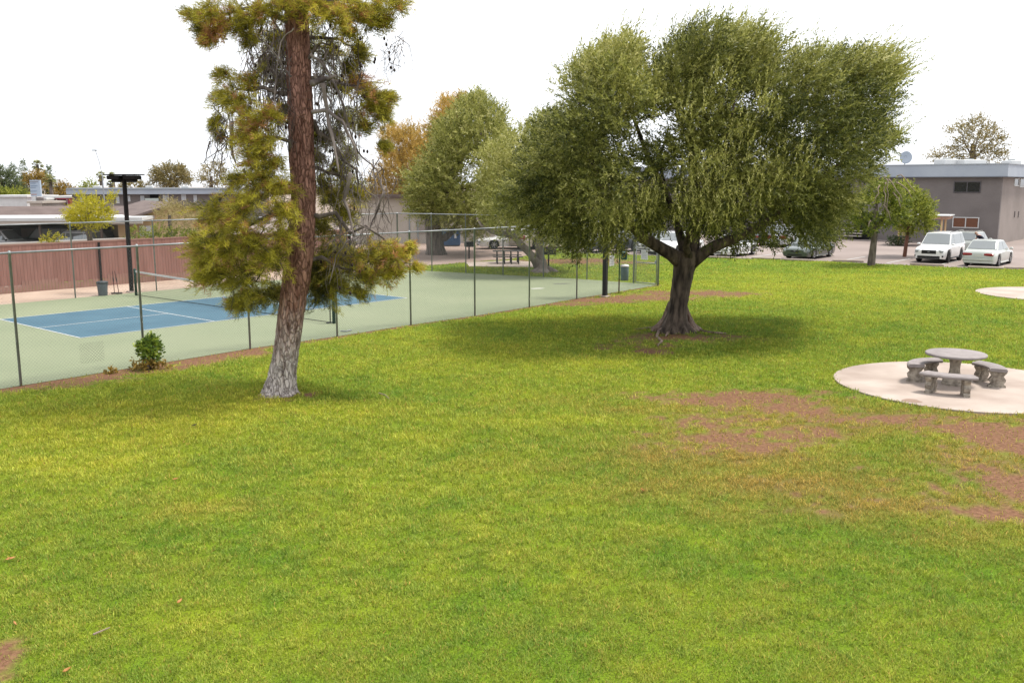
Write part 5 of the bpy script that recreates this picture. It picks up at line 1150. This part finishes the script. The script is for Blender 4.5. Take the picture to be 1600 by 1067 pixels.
def slabpoly(o, a, b_, z0, z1):
    return MB().extrude([(*o, z0), (*(o + bv * a), z0), (*(o + bv * a + U * b_), z0), (*(o + U * b_), z0)], (0, 0, z1 - z0))
slabpoly(fo, 47, 15.2, fh0, fh1).build('fascia', M['fascia'], root)
slabpoly(fo - U * .06 - bv * .06, 47.12, 15.3, fh1, fh1 + .07).build('roof', mat('roof_edge', (.52, .56, .60), .7), root)
slabpoly(fo - U * .03 - bv * .03, 47.06, 15.25, fh0 - .06, fh0 - .001).build('soffit_trim', mat('trim_grey', (.22, .24, .28), .7), root)
def window(root, p0, d, px, frame, glassm, fr=.07, prj=.06, panes=2):
    (x0, y0), (x1, y1) = px; a = onplane(x0, y0, p0, d); b_ = onplane(x1, y1, p0, d); zt, zb = a[2], b_[2]; L = np.linalg.norm((b_ - a)[:2]); dd = nrm((b_ - a)[:2]); n = np.array([dd[1], -dd[0]])
    if np.dot(n, -a[:2]) < 0: n = -n
    rz = math.atan2(dd[1], dd[0]); c = (a[:2] + b_[:2]) / 2
    f = MB()
    for z in (zt - fr / 2, zb + fr / 2): f.box((*(c + n * prj / 2), z), (L, prj, fr), rz)
    for s in (fr / 2, L - fr / 2) + ((L / 2,) if panes == 2 else ()): q = a[:2] + dd * s + n * prj / 2; f.box((*q, (zt + zb) / 2), (fr, prj * .98, zt - zb - 2 * fr), rz)
    o = f.build('window', frame, root)
    MB().box((*(c + n * .012), (zt + zb) / 2), (L - .02, .02, zt - zb - .02), rz).build('pane', glassm, o)
    return o
window(root, kc, bv, ((1489, 339), (1529, 357)), M['white'], M['blind'])
window(root, kc, bv, ((1491, 284), (1532, 301.5)), mat('window_bronze', (.10, .09, .095), .6), M['winglass'])
window(root, kc - bv * .0, U, ((1585, 279), (1591, 291)), M['white'], M['winglass'], panes=1); window(root, kc, U, ((1594, 279), (1605, 293)), M['white'], M['winglass'], panes=1)
for x, y, h_ in ((1585, 335, 12), (1591, 335, 12)):
    q = onplane(x, y, kc, U); n = -bv; MB().box((q[0] + n[0] * .03, q[1] + n[1] * .03, q[2]), (.18, .06, .5), UA).build('vent', M['stucco'], root)
for k in range(7):   # more windows along the front, mostly behind the trees
    p_ = kc + bv * (8.5 + 5.2 * k) - U * .03
    for z in (1.75, 4.35): 
        f = MB().box((p_[0], p_[1], z), (1.9, .07, .95), math.atan2(bv[1], bv[0])).build('window', M['white'], root); p2 = p_ - U * .02; MB().box((p2[0], p2[1], z), (1.76, .07, .81), math.atan2(bv[1], bv[0])).build('pane', M['winglass'], f)
pd = onplane(1352, 365, kc, bv)[:2] - U * .05
MB().box((pd[0], pd[1], 1.15), (2.0, .12, 2.3), math.atan2(bv[1], bv[0])).build('doorway', M['dark'], root)  # flat black panel stands for the shaded passage
pd2 = onplane(1331, 370, kc, bv)[:2] - U * .5; sb = MB()
for k in range(5): sb.box((pd2[0] + U[0] * .2 * k, pd2[1] + U[1] * .2 * k, .3 + .22 * k), (2.0, .28, .09), math.atan2(bv[1], bv[0]))
sb.build('steps', M['cream'], root)
for lab, px, r in (('white round satellite dish on the grey block roof at the left', (1413, 262), .5),):
    c = P(*px, 82); root2 = thing('satellite_dish', lab, 'satellite dish', (c[0], c[1], fh1 + .07)); zz = fh1 + .07
    MB().tube([(c[0], c[1], zz), (c[0], c[1], zz + .45)], .05, 8).build('mast', M['galv'], root2)
    vs = []; n = 20
    for r_, dz in ((.02, 0), (.25, .03), (.42, .09), (.54, .17)):
        for j in range(n): a = 2 * math.pi * j / n; vs.append((c[0] + r_ * math.cos(a), c[1] - dz * .9 - .05, zz + .75 + r_ * math.sin(a) - dz * .3))
    o = MB().add(vs, [(i * n + j, i * n + (j + 1) % n, (i + 1) * n + (j + 1) % n, (i + 1) * n + j) for i in range(3) for j in range(n)]).build('dish', M['fascia'], root2, True)
    sd_ = o.modifiers.new('thick', 'SOLIDIFY'); sd_.thickness = .03
for lab, px, sz in (('white rooftop cooler on the grey block, left of the gum tree', (1478, 259), (1.6, 1.2, .5)), ('long white rooftop cooler below the gum tree', (1515, 258), (2.6, 1.2, .45)), ('small white rooftop unit right of the gum tree', (1580, 257), (1.2, 1, .4))):
    c = P(*px, 80); root2 = thing('rooftop_unit', lab, 'rooftop unit', (c[0], c[1], fh1 + .07), group='units on the grey block roof')
    MB().box((c[0], c[1], fh1 + .07 + sz[2] / 2), sz, .4, .05).build('casing', M['white'], root2); MB().lathe([(.3, 0), (.3, .08), (.1, .1)], (c[0], c[1], fh1 + .07 + sz[2]), 14).build('fan_cowl', M['galv'], root2)
# entrance canopy in front of the block
ca, cb_ = P(1482, 338, 69.5), P(1395, 339, 71.5); cd = nrm((cb_ - ca)[:2]); root = thing('entrance_canopy', 'flat tan canopy with white edge in front of the grey block', 'canopy', (ca[0], ca[1], 0))
zc = ca[2]; Lc = np.linalg.norm((cb_ - ca)[:2]); nc = np.array([-cd[1], cd[0]]); nc = nc if nc[1] > 0 else -nc
MB().extrude([(*(ca[:2]), zc - .24), (*(cb_[:2]), zc - .24), (*(cb_[:2] + nc * 3), zc - .24), (*(ca[:2] + nc * 3), zc - .24)], (0, 0, .22)).build('fascia_board', mat('canopy_tan', (.52, .31, .22), .8), root)
a2 = ca[:2] - cd * .12 - nc * .12; b2 = cb_[:2] + cd * .12 - nc * .12
MB().extrude([(*a2, zc - .018), (*b2, zc - .018), (*(b2 + nc * 3.2), zc - .018), (*(a2 + nc * 3.2), zc - .018)], (0, 0, .08)).build('roof_sheet', M['white'], root)
for s in (.12, .88):
    for w_ in (.3, 2.7): q = ca[:2] + cd * Lc * s + nc * w_; MB().box((q[0], q[1], (zc - .25) / 2), (.12, .12, zc - .25), 0).build('post', M['tan'], root)

# pale wall building behind the olives with a blue bin
wa = P(560, 386, 73)[:2]; wb_ = P(905, 384, 77)[:2]; wd_ = nrm(wb_ - wa); wn = np.array([-wd_[1], wd_[0]])
root = thing('low_building', 'long pale plastered building behind the olive trees', 'building', (*wa, 0))
MB().extrude([(*wa, 0), (*wb_, 0), (*wb_, 3.6), (*wa, 3.6)], (*(wn * 8), 0)).build('walls', M['cream'], root)
r0 = wa - wd_ * .4 - wn * .5; r1 = wb_ + wd_ * .4 - wn * .5
MB().extrude([(*r0, 3.602), (*r1, 3.602), (*r1, 3.85), (*r0, 3.85)], (*(wn * 9), 0)).build('roof', M['roof'], root)
for px in (640, 653): q = onplane(px, 370, wa, wd_)[:2] - wn * .05; MB().tube([(*q, 0), (*q, 3.5)], .05, 8).build('downpipe', M['galv'], root)
q = onplane(653, 352, wa, wd_); MB().box((q[0] - wn[0] * .1, q[1] - wn[1] * .1, 2.4), (.3, .2, .3), 0, .03).build('wall_lamp', M['black'], root)
q = onplane(661, 362, wa, wd_); MB().box((q[0] - wn[0] * .03, q[1] - wn[1] * .03, 1.5), (1.0, .06, 1.4), math.atan2(wd_[1], wd_[0])).build('service_panel', M['stucco_pale'], root)
bq = P(706, 383, 71.0); root = thing('recycling_bin', 'blue metal recycling bin with two white notices against the pale wall', 'bin', (bq[0], bq[1], 0))
f = MB().extrude([(bq[0] - .72, bq[1] - .5, .08), (bq[0] + .62, bq[1] - .5, .08), (bq[0] + .62, bq[1] - .5, 1.25), (bq[0] - .72, bq[1] - .5, 1.25)], (0, 1.1, 0)).build('container', M['blue'], root)
ld = MB().box((bq[0] - .05, bq[1] + .05, 1.29), (1.42, 1.2, .06), 0, .02); ld.build('lid', mat('bin_blue_dark', (.02, .05, .11), .5), root)
for dx in (-.18, .28): MB().box((bq[0] + dx, bq[1] - .512, .78), (.22, .016, .32)).build('notice', M['white'], root)
for dx in (-.72, -.3, .2, .62): MB().box((bq[0] + dx, bq[1] - .52, .65), (.06, .035, 1.1)).build('rib', M['blue'], root)

# left: carport
ya = 58.5
ca = P(-30, 345.5, ya); cb_ = P(222, 342.8, ya + 1.5); cd = nrm((cb_ - ca)[:2]); nc = np.array([-cd[1], cd[0]]); zc = (ca[2] + cb_[2]) / 2
root = thing('carport', 'long open carport with flat cream roof edge on the left', 'carport', (*ca[:2], 0)); A_ = ca[:2] - cd * 14; B_ = cb_[:2]
MB().extrude([(*A_, zc - .05), (*B_, zc - .05), (*(B_ + nc * 6), zc - .05), (*(A_ + nc * 6), zc - .05)], (0, 0, .20)).build('roof', M['white'], root)
MB().extrude([(*(A_ + nc * .06), zc - .25), (*(B_ + nc * .06), zc - .25), (*(B_ + nc * .2), zc - .25), (*(A_ + nc * .2), zc - .25)], (0, 0, .198)).build('beam', M['cream'], root)
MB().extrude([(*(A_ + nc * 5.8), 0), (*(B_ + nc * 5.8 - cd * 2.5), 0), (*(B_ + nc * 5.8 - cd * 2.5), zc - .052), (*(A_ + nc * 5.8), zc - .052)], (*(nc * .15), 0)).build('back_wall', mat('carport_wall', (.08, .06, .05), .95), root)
Lc = np.linalg.norm(B_ - A_)
for s in np.arange(2.5, Lc, 3.7): q = A_ + cd * s + nc * .4; MB().box((q[0], q[1], (zc - .06) / 2), (.12, .12, zc - .06), 0).build('post', mat('post_brown', (.12, .085, .065), .8) if s == 2.5 else bpy.data.materials['post_brown'], root)
q = A_ + cd * (14 + (24 + 30) / 252 * (Lc - 14)) + nc * 4.6; fb = MB()
fb.box((q[0], q[1], .85), (2.6, .1, 1.7), math.atan2(cd[1], cd[0])); fb.build('store_doors', mat('store_brown', (.17, .115, .09), .9), root)
# brown roofed house behind the carport
h0 = P(-40, 345, 72); h1 = P(178, 343, 74); hd_ = nrm((h1 - h0)[:2]); hn = np.array([-hd_[1], hd_[0]]); A_ = h0[:2] - hd_ * 12; B_ = h1[:2]
root = thing('bungalow', 'long low house with a plain brown roof behind the carport', 'house', (*A_, 0))
ze = h0[2] - .1; zr = P(80, 322, 78)[2]
MB().extrude([(*(A_ + hn * .6), 0), (*(B_ + hn * .6), 0), (*(B_ + hn * .6), ze), (*(A_ + hn * .6), ze)], (*(hn * 8), 0)).build('walls', M['tan'], root)
MB().add([(*A_, ze), (*B_, ze), (*(B_ + hn * 4.6), zr), (*(A_ + hn * 4.6), zr), (*(A_ + hn * 9.2), ze), (*(B_ + hn * 9.2), ze), (*A_, ze - .15), (*B_, ze - .15), (*(B_ + hn * 9.2), ze - .15), (*(A_ + hn * 9.2), ze - .15)],
         [(0, 1, 2, 3), (3, 2, 5, 4), (6, 7, 1, 0), (4, 5, 8, 9), (1, 7, 8, 5, 2), (0, 3, 4, 9, 6), (6, 9, 8, 7)]).build('roof', M['roof'], root)
MB().box((*(B_ + hn * 4.6 - hd_ * 2), zr + .05), (2.2, .5, .2), math.atan2(hd_[1], hd_[0])).build('ridge_vent', mat('vent_grey', (.30, .27, .25), .9), root)
# tan gabled house with the sloping roof edge
g0 = P(170, 374, 62); g1 = P(345, 374, 66); gdv = nrm((g1 - g0)[:2]); gn = np.array([-gdv[1], gdv[0]])
root = thing('bungalow', 'tan gabled house with a sloping brown roof right of the carport', 'house', (*g0[:2], 0))
def gp(px, py, back=0): q = onplane(px, py, g0[:2], gdv); return np.array([q[0] + gn[0] * back, q[1] + gn[1] * back, q[2]])
e_l, ap, e_r = gp(183, 344), gp(272, 316), gp(362, 344)
wl_ = [gp(186, 345), gp(272, 318), gp(358, 345)]
MB().extrude([(wl_[0][0], wl_[0][1], 0), (wl_[2][0], wl_[2][1], 0), wl_[2] - [0, 0, .1], wl_[1] - [0, 0, .1], wl_[0] - [0, 0, .1]], (*(gn * 9), 0)).build('walls', M['tan'], root)
ov = np.array([*(-gn * .5), 0])
for a, b_, nm in ((e_l, ap, 'roof'), (ap, e_r, 'roof')):
    MB().extrude([a + ov, b_ + ov, b_ + ov - [0, 0, .16], a + ov - [0, 0, .16]], (*(gn * 10.5), 0)).build(nm, M['roof'], root)
s0 = gp(160, 345, 1.5)
MB().extrude([gp(170, 347, -.6), gp(212, 347, -.6), gp(212, 351, -.6), gp(170, 351, -.6)], (*(gn * .3), 0)).build('porch_beam', M['cream'], root)
MB().extrude([gp(183, 351, -.3), gp(200, 351, -.3), np.array([*gp(200, 351, -.3)[:2], 0]), np.array([*gp(183, 351, -.3)[:2], 0])], (*(gn * .2), 0)).build('porch_pier', M['tan'], root)
for px in (222, 232): MB().box(gp(px, 361, -.03), (.35, .05, .7), math.atan2(gdv[1], gdv[0])).build('window', M['white'], root)
# grey two storey apartments in the distance
g0 = P(112, 300, 104)[:2]; g1 = P(420, 300, 112)[:2]; gdv = nrm(g1 - g0); gn = np.array([-gdv[1], gdv[0]])
root = thing('apartment_block', 'distant grey apartment block with pale blue flat roof and white windows on the left', 'building', (*g0, 0))
zt = P(112, 304, 104)[2]; ztop = P(112, 296.5, 104)[2]
MB().extrude([(*g0, 0), (*g1, 0), (*g1, zt), (*g0, zt)], (*(gn * 12), 0)).build('walls', M['stucco'], root)
a = g0 - gdv * .5 - gn * .8; b_ = g1 + gdv * .5 - gn * .8
MB().extrude([(*a, zt + .002), (*b_, zt + .002), (*b_, ztop), (*a, ztop)], (*(gn * 13.5), 0)).build('fascia', M['fascia'], root)
a = a - gn * .1; MB().extrude([(*a, ztop + .002), (*(b_ - gn * .1), ztop + .002), (*(b_ - gn * .1), ztop + .16), (*a, ztop + .16)], (*(gn * 13.7), 0)).build('roof', mat('roof_pale', (.34, .38, .42), .7), root)
def gq(px, py): return onplane(px, py, g0, gdv)
for x0, x1, y0, y1 in ((125, 133, 306, 318), (181, 187, 306, 318), (198, 204, 306, 315), (219, 226, 306, 317), (254, 264, 305, 317), (283, 291, 304, 313), (302, 308, 305, 316)):
    a = gq(x0, y0); b_ = gq(x1, y1); c = (a + b_) / 2; w_ = np.linalg.norm((b_ - a)[:2]); h_ = a[2] - b_[2]
    f = MB().box((c[0] - gn[0] * .04, c[1] - gn[1] * .04, c[2]), (w_, .08, h_), math.atan2(gdv[1], gdv[0])).build('window', M['white'], root)
    c = c[:2] - gn * .085; MB().box((c[0], c[1], (a[2] + b_[2]) / 2), (w_ * .82, .02, h_ * .82), math.atan2(gdv[1], gdv[0])).build('pane', mat('pale_blind', (.62, .66, .70), .4) if x0 == 125 else bpy.data.materials['pale_blind'], f)
a = gq(234, 304); b_ = gq(248, 311); c = (a + b_) / 2; MB().box((c[0] - gn[0] * .03, c[1] - gn[1] * .03, c[2]), (np.linalg.norm((b_ - a)[:2]), .06, a[2] - b_[2]), math.atan2(gdv[1], gdv[0])).build('balcony_opening', M['dark'], root)
a = gq(226, 310); b_ = gq(248, 321); c = (a + b_) / 2; MB().box((c[0] - gn[0] * .5, c[1] - gn[1] * .5, c[2]), (np.linalg.norm((b_ - a)[:2]), .9, a[2] - b_[2]), math.atan2(gdv[1], gdv[0])).build('balcony', mat('balcony_pale', (.50, .55, .52), .7), root)
for lab, x in (('small white rooftop unit on the distant grey block, near its left end', 152), ('small white rooftop unit on the distant grey block, under the palms', 235), ('small rooftop vent on the distant grey block near the pine', 292)):
    q = gq(x, 300)[:2] + gn * 3; o = MB().box((q[0], q[1], ztop + .28), (.8, .8, .28), .2, .05).build('rooftop_unit', M['white']); tag(o, lab, 'rooftop unit', 'units on the distant block roof')
# pink shop and white buildings
def simple_building(name, label, px0, px1, ytop, Y, m, depth=8, roofm='white', openings=(), rt=.25, cat='building'):
    a = P(px0, 300, Y)[:2]; b_ = P(px1, 300, Y)[:2]; z = P(px0, ytop, Y)[2]; root = thing(name, label, cat, (*a, 0))
    MB().extrude([(*a, 0), (*b_, 0), (*b_, z), (*a, z)], (0, depth, 0)).build('walls', M[m], root)
    MB().extrude([(a[0] - .2, a[1] - .3, z + .002), (b_[0] + .2, a[1] - .3, z + .002), (b_[0] + .2, a[1] - .3, z + rt), (a[0] - .2, a[1] - .3, z + rt)], (0, depth + .5, 0)).build('roof', M[roofm], root)
    for (x0, y0, x1, y1, mm, nm) in openings:
        q0 = P(x0, y0, Y - .03); q1 = P(x1, y1, Y - .03); MB().box(((q0[0] + q1[0]) / 2, Y - .03, (q0[2] + q1[2]) / 2), (q1[0] - q0[0], .1, q0[2] - q1[2])).build(nm, M[mm], root)
    return root
simple_building('shop_building', 'pink walled shop with a white roof edge and dark opening far on the left', 71, 118, 309.5, 118, 'pinkwall', openings=((79, 312, 88, 322, 'stucco', 'shutter'), (90, 312, 104, 321, 'dark', 'opening'), (88, 311, 90, 323, 'white', 'pillar'), (104.2, 311, 106, 323, 'white', 'pillar')))
simple_building('white_building', 'plain pale building at the far left edge', -30, 41, 308.5, 122, 'white', roofm='white')
simple_building('white_building', 'small white building beside the pink shop', 63, 71, 312.5, 116, 'white', roofm='white')
simple_building('kiosk', 'low cream flat roofed hut below the billboard', 45, 64, 318, 112, 'cream', roofm='cream', cat='hut')
# billboard sign
q0 = P(47, 281.5, 114); q1 = P(65, 307, 114); root = thing('pylon_sign', 'tall pale blue pylon sign with faint lines of lettering far on the left', 'sign', ((q0[0] + q1[0]) / 2, 114, 0)); cx = (q0[0] + q1[0]) / 2; wS = q1[0] - q0[0]; hS = q0[2] - q1[2]
MB().box((cx, 114, (q0[2] + q1[2]) / 2), (wS, .3, hS)).build('panel', mat('sign_blue', (.50, .60, .72), .6), root)
for k, (fz, fw, mm) in enumerate(((.40, .8, 'stucco'), (.30, .55, 'sign_ink2'), (.14, .7, 'sign_ink2'), (.04, .5, 'sign_ink2'), (-.18, .6, 'sign_ink2'), (-.38, .55, 'sign_red'))):
    if mm not in M: M[mm] = mat(mm, (.26, .34, .46) if mm == 'sign_ink2' else (.62, .25, .14), .7)
    MB().box((cx - wS * (.45 - fw / 2) + .0, 113.83, (q0[2] + q1[2]) / 2 + hS * fz), (wS * fw, .03, hS * .035)).build('lettering', M[mm], root)
MB().box((cx - .3, 114, q1[2] / 2), (.5, .3, q1[2])).build('column', M['white'], root); MB().box((cx + .45, 114, q1[2] - .45), (.8, .25, .55)).build('lower_panel', M['stucco'], root)
# distant street lamp with a long arm
q = P(160, 275, 100); root = thing('street_lamp', 'thin grey street lamp rising over the roofs with a long slanted arm', 'street lamp', (q[0], 100, 0))
t_ = P(149, 235, 100); MB().tube([(q[0], 100, 0), (q[0], 100, q[2])], .07, 8).build('pole', M['galv_light'], root); MB().tube([q, (q + t_) / 2 + [.05, 0, .1], t_], .035, 6).build('arm', M['galv_light'], root)
MB().box(t_ - np.array([.1, 0, 0]), (.55, .25, .12), 0, .04).build('lamp_head', M['galv'], root)

# ------------------------------------------------------------------ background planting
def bg(name, label, x, Y, lobes, m, seed, bark='greybark', leaf=(.3, .11), dens=14, trunk=True, group='trees beyond the roofs', tone=(.5, .2), n=8, sl=.8, depth=None, shell=.25, limbs=(), rad=None):
    ymax = max(l[1] for l in lobes); base = np.array([P(x, 300, Y)[0], Y, 0]); s = Y / F
    ty = np.mean([l[1] for l in lobes]); t0 = P(x, 300, Y)[2]
    tr = [(x, ymax), (x, ty)] if trunk else None
    return leafy_tree(name, label, base, tr, rad or [.35, .3, .2], lobes, Y, depth or 2.5 * max(l[2] for l in lobes) * s * .6, m, bark, seed, group, dens * 3.2, leaf, n, sl, tone=tone, shell=shell, limbs=limbs)
bg('broad_tree', 'rounded grey green tree at the far left edge of the skyline', 2, 150, [(0, 268, 10), (8, 275, 8), (-8, 280, 12), (5, 290, 10)], 'darkleaf', 61, dens=12)
bg('conifer', 'dark pointed conifer second from the left on the skyline', 20, 150, [(20, 266, 4), (20, 274, 6), (19, 283, 8), (20, 292, 10), (12, 298, 10), (28, 298, 10)], 'darkleaf', 62, dens=16)
bg('conifer', 'slim pale conifer just left of the taller palm', 37, 160, [(36, 258, 3), (36, 266, 4), (36, 275, 6), (37, 284, 7)], 'darkleaf', 63, dens=16, tone=(.65, .2))
bg('conifer', 'pointed conifer just right of the pylon sign', 75, 160, [(75, 266, 3), (75, 274, 5), (75, 284, 7), (75, 293, 8)], 'darkleaf', 64, dens=16)
bg('broad_tree', 'rust brown tree behind the pylon sign', 52, 155, [(50, 280, 9), (60, 278, 8), (44, 288, 9), (38, 296, 9), (66, 288, 8), (34, 304, 8)], 'rustneedle', 65, tone=(.3, .2))
bg('broad_tree', 'low brown tree left of the distant grey block', 98, 150, [(98, 294, 8), (106, 299, 8), (90, 302, 8), (112, 304, 6), (100, 305, 8)], 'rustneedle', 66, tone=(.25, .2))
bg('broad_tree', 'yellow green bushy tree at the far left under the dark conifer', 8, 140, [(0, 302, 8), (12, 304, 8), (24, 306, 7), (36, 306, 7)], 'freshleaf', 67, tone=(.6, .2))
bg('broad_tree', 'small pale tree just left of the smaller palm', 138, 150, [(138, 290, 8), (130, 297, 7), (146, 298, 7), (140, 300, 8)], 'freshleaf', 68, tone=(.65, .2), dens=10)
bg('broad_tree', 'rounded tree showing between the lamp heads', 205, 150, [(200, 291, 7), (210, 288, 7), (222, 292, 8), (195, 296, 6)], 'eucleaf', 69)
bg('gum_tree', 'wide olive brown gum tree above the distant grey block', 266, 150, [(250, 270, 10), (262, 265, 9), (275, 270, 10), (285, 276, 10), (258, 280, 12), (272, 282, 12), (243, 280, 8), (290, 283, 7), (280, 265, 7), (262, 288, 10)], 'eucleaf', 70, tone=(.45, .2))
bg('gum_tree', 'thin brown gum tree beside the front pine on the skyline', 330, 140, [(325, 268, 8), (338, 262, 9), (330, 280, 10), (318, 278, 7), (345, 275, 10), (335, 290, 10)], 'eucleaf', 71, dens=9)
# the gum tree on the right, behind the block
bg('gum_tree', 'tall loose gum tree rising behind the roof of the grey block', 1520, 96, [(1505, 203, 11), (1528, 195, 12), (1545, 205, 11), (1520, 212, 15), (1538, 220, 14), (1508, 225, 13), (1555, 215, 9), (1490, 208, 6), (1565, 222, 8), (1530, 238, 16), (1550, 240, 12), (1510, 245, 13), (1490, 240, 11), (1475, 243, 9), (1462, 244, 7), (1565, 245, 8)], 'eucleaf', 72, leaf=(.26, .09), dens=10, group=None, limbs=[([(1520, 262), (1523, 235), (1530, 205)], .14, .04), ([(1521, 250), (1508, 225), (1502, 205)], .1, .03), ([(1521, 250), (1545, 225), (1555, 212)], .1, .03)], tone=(.5, .22))
# small trees by the lot
bg('small_tree', 'small leafy tree with a grey trunk and bare drooping twigs at the lot edge', 1368, 53.5, [(1350, 320, 16), (1370, 310, 18), (1345, 340, 14), (1385, 300, 16), (1400, 315, 16), (1360, 350, 14), (1378, 345, 16), (1335, 330, 10), (1405, 335, 12), (1390, 330, 14), (1335, 355, 9), (1365, 290, 10)], 'freshleaf', 73, 'greybark', (.15, .07), 36, True, None, (.42, .22), 9, .35, 1.9, rad=[.22, .155, .14, .09], limbs=[([(1366, 360), (1352, 345), (1340, 330)], .12, .04), ([(1369, 358), (1385, 335), (1398, 310)], .12, .03), ([(1368, 350), (1370, 320), (1368, 290)], .1, .03)])
bg('small_tree', 'bright green small tree on a reddish trunk left of the white suv', 1420, 60, [(1415, 300, 15), (1430, 310, 15), (1440, 325, 15), (1425, 330, 16), (1410, 325, 14), (1440, 345, 13), (1425, 352, 12), (1412, 350, 12), (1448, 335, 10), (1405, 345, 9), (1450, 352, 8)], 'freshleaf', 74, 'redbark', (.15, .075), 38, True, None, (.6, .2), 9, .35, 1.9, rad=[.12, .10, .06])
rg = np.random.default_rng(90)
root = [o for o in SC.collection.objects if o.name.startswith('small_tree')][0]; db = MB()
for x0, y0, x1, y1 in ((1382, 275, 1386, 340), (1384, 285, 1380, 330), (1388, 280, 1410, 315), (1400, 285, 1425, 310), (1375, 290, 1366, 318), (1395, 300, 1408, 325), (1402, 275, 1430, 300), (1380, 320, 1392, 345), (1360, 345, 1357, 355)):
    db.tube(branch_path(P(x0, y0, 52), P(x1, y1, 51.6), rg, .12, 6), np.linspace(.04, .018, 6), 5)
db.build('dead_twigs', M['twig'], root, True)
# yellow green tree behind the red fence
bg('small_tree', 'yellow green feathery tree behind the red board fence', 137, 50, [(145, 318, 10), (132, 322, 10), (158, 328, 9), (120, 332, 9), (140, 332, 13), (112, 338, 8), (165, 335, 8), (128, 340, 12), (150, 340, 12), (118, 345, 8), (160, 345, 8), (140, 346, 12), (168, 314, 5), (175, 310, 5), (126, 308, 4)], 'yellowleaf', 75, 'greybark', (.10, .04), 95, True, None, (.6, .2), 8, .35, 1.3, rad=[.16, .14, .1], limbs=[([(137, 368), (130, 350), (120, 335)], .07, .02), ([(137, 366), (145, 350), (158, 330)], .07, .02), ([(137, 360), (140, 340), (145, 320)], .07, .02)])
bg('small_tree', 'thin yellow brown tree in front of the tan gabled house', 265, 50, [(255, 325, 9), (268, 320, 10), (280, 328, 11), (262, 338, 10), (275, 342, 11), (290, 338, 11), (300, 330, 11), (250, 335, 6), (310, 345, 11), (285, 352, 9)], 'eucleaf', 76, 'greybark', (.10, .035), 50, True, None, (.75, .2), 8, .35, 1.3, rad=[.12, .1, .07])
Yh = 49
for i, (lab, LL) in enumerate((('pale green hedge bush right of the dark lamp post behind the red fence', [(209, 366, 9), (216, 362, 7), (206, 374, 7)]), ('flowering green hedge bush in the middle behind the red fence', [(236, 366, 8), (248, 362, 9), (242, 373, 8), (255, 370, 8), (230, 373, 7)]), ('flowering green hedge bush nearest the pine behind the red fence', [(268, 368, 8), (280, 366, 8), (292, 368, 8), (302, 366, 8), (285, 374, 8), (270, 375, 6)]))):
    b = np.array([P(LL[0][0], 370, Yh)[0], Yh, 0]); shrub('hedge_bush', lab, b, [(P(x, y, Yh + .2 * (k % 2)), r * mpx(Yh)) for k, (x, y, r) in enumerate(LL)] + [(np.array([b[0], Yh, .5]), .6)], 80 + i, 'freshleaf', (.10, .06), 320, 5, cat='bush', group='hedge bushes behind the red fence', sl=.25, tone=(.65, .2))
for i, (x, lab) in enumerate(((72, 'small bright sapling left of the other one at the block wall'), (90, 'small bright sapling nearer the carport cars at the block wall'))):
    b = np.array([P(x, 375, 48)[0], 48, 0]); shrub('sapling', lab, b, [(P(x, 374, 48), .16), (P(x + 3, 371, 48), .14), (P(x - 2, 378, 48), .14), (P(x, 383, 48), .12)], 85 + i, 'yellowleaf', (.1, .05), 500, 3, cat='sapling', group='saplings at the block wall', sl=.2)
b = P(1403, 386, 71) * [1, 1, 0]; shrub('shrub', 'round dark clipped shrub against the grey block under the small tree', b, [(P(1394, 377, 71), .42), (P(1404, 376, 71), .5), (P(1412, 377, 71), .42), (P(1403, 381, 71), .5)], 88, 'darkleaf', (.10, .06), 260, 4, tone=(.15, .15))

def palm(label, x, ytop, Y, r, seed, skirt=True, group='palms on the skyline'):
    rg = np.random.default_rng(seed); c = P(x, ytop, Y); root = thing('palm_tree', label, 'palm', (c[0], Y, 0), group=group); s = r * Y / F
    MB().tube([(c[0], Y, 0), (c[0] + .1, Y, c[2] * .5), (c[0], Y, c[2])], [.38, .26, .24], 10, jit=.05).build('trunk', M['greybark'], root, True)
    V_ = []; T_ = []
    for k in range(46 if skirt else 34):
        az = rg.random() * 6.283; el = rg.uniform(-.3, 1.35) if k < 32 else rg.uniform(-1.5, -.6); L = s * rg.uniform(.75, 1.05); d = np.array([math.cos(az) * math.cos(el), math.sin(az) * math.cos(el), math.sin(el)])
        tone = np.clip(rg.normal(.45 if k < 32 else .85, .12), 0, 1); sd = nrm(np.cross(d, [0, 0, 1.]))
        hub = c + d * L * .55 + np.array([0, 0, -.12 * L]); V_.append([c - sd * .03, c + sd * .03, hub + sd * .03, hub - sd * .03]); T_.append(tone)
        for j in range(13):
            a = (j - 6) / 6 * 1.25; ld = nrm(d * math.cos(a) + sd * math.sin(a) + np.array([0, 0, -.35])); w = np.cross(ld, [0, 0, 1.]) * .09 * s / 1.8
            V_.append([hub, hub + ld * L * .25 + w, hub + ld * L * .5 + np.array([0, 0, -.05]), hub + ld * L * .25 - w]); T_.append(tone)
    polymesh('fronds', np.array(V_).reshape(-1, 3), 4, M['palmleaf'], root, {'tone': T_}); return root
palm('tall fan palm highest on the left skyline', 58, 257, 160, 11, 101)
palm('fan palm with a shaggy brown skirt right of the pylon sign', 78, 280, 135, 12, 102)
palm('smaller fan palm left of the dark lamp head', 157, 274, 140, 10, 103)
palm('low fan palm half hidden by the left floodlight', 173, 287, 145, 8, 104)
palm('low fan palm peeping over the left end of the lamp head', 176, 273, 160, 7, 105)
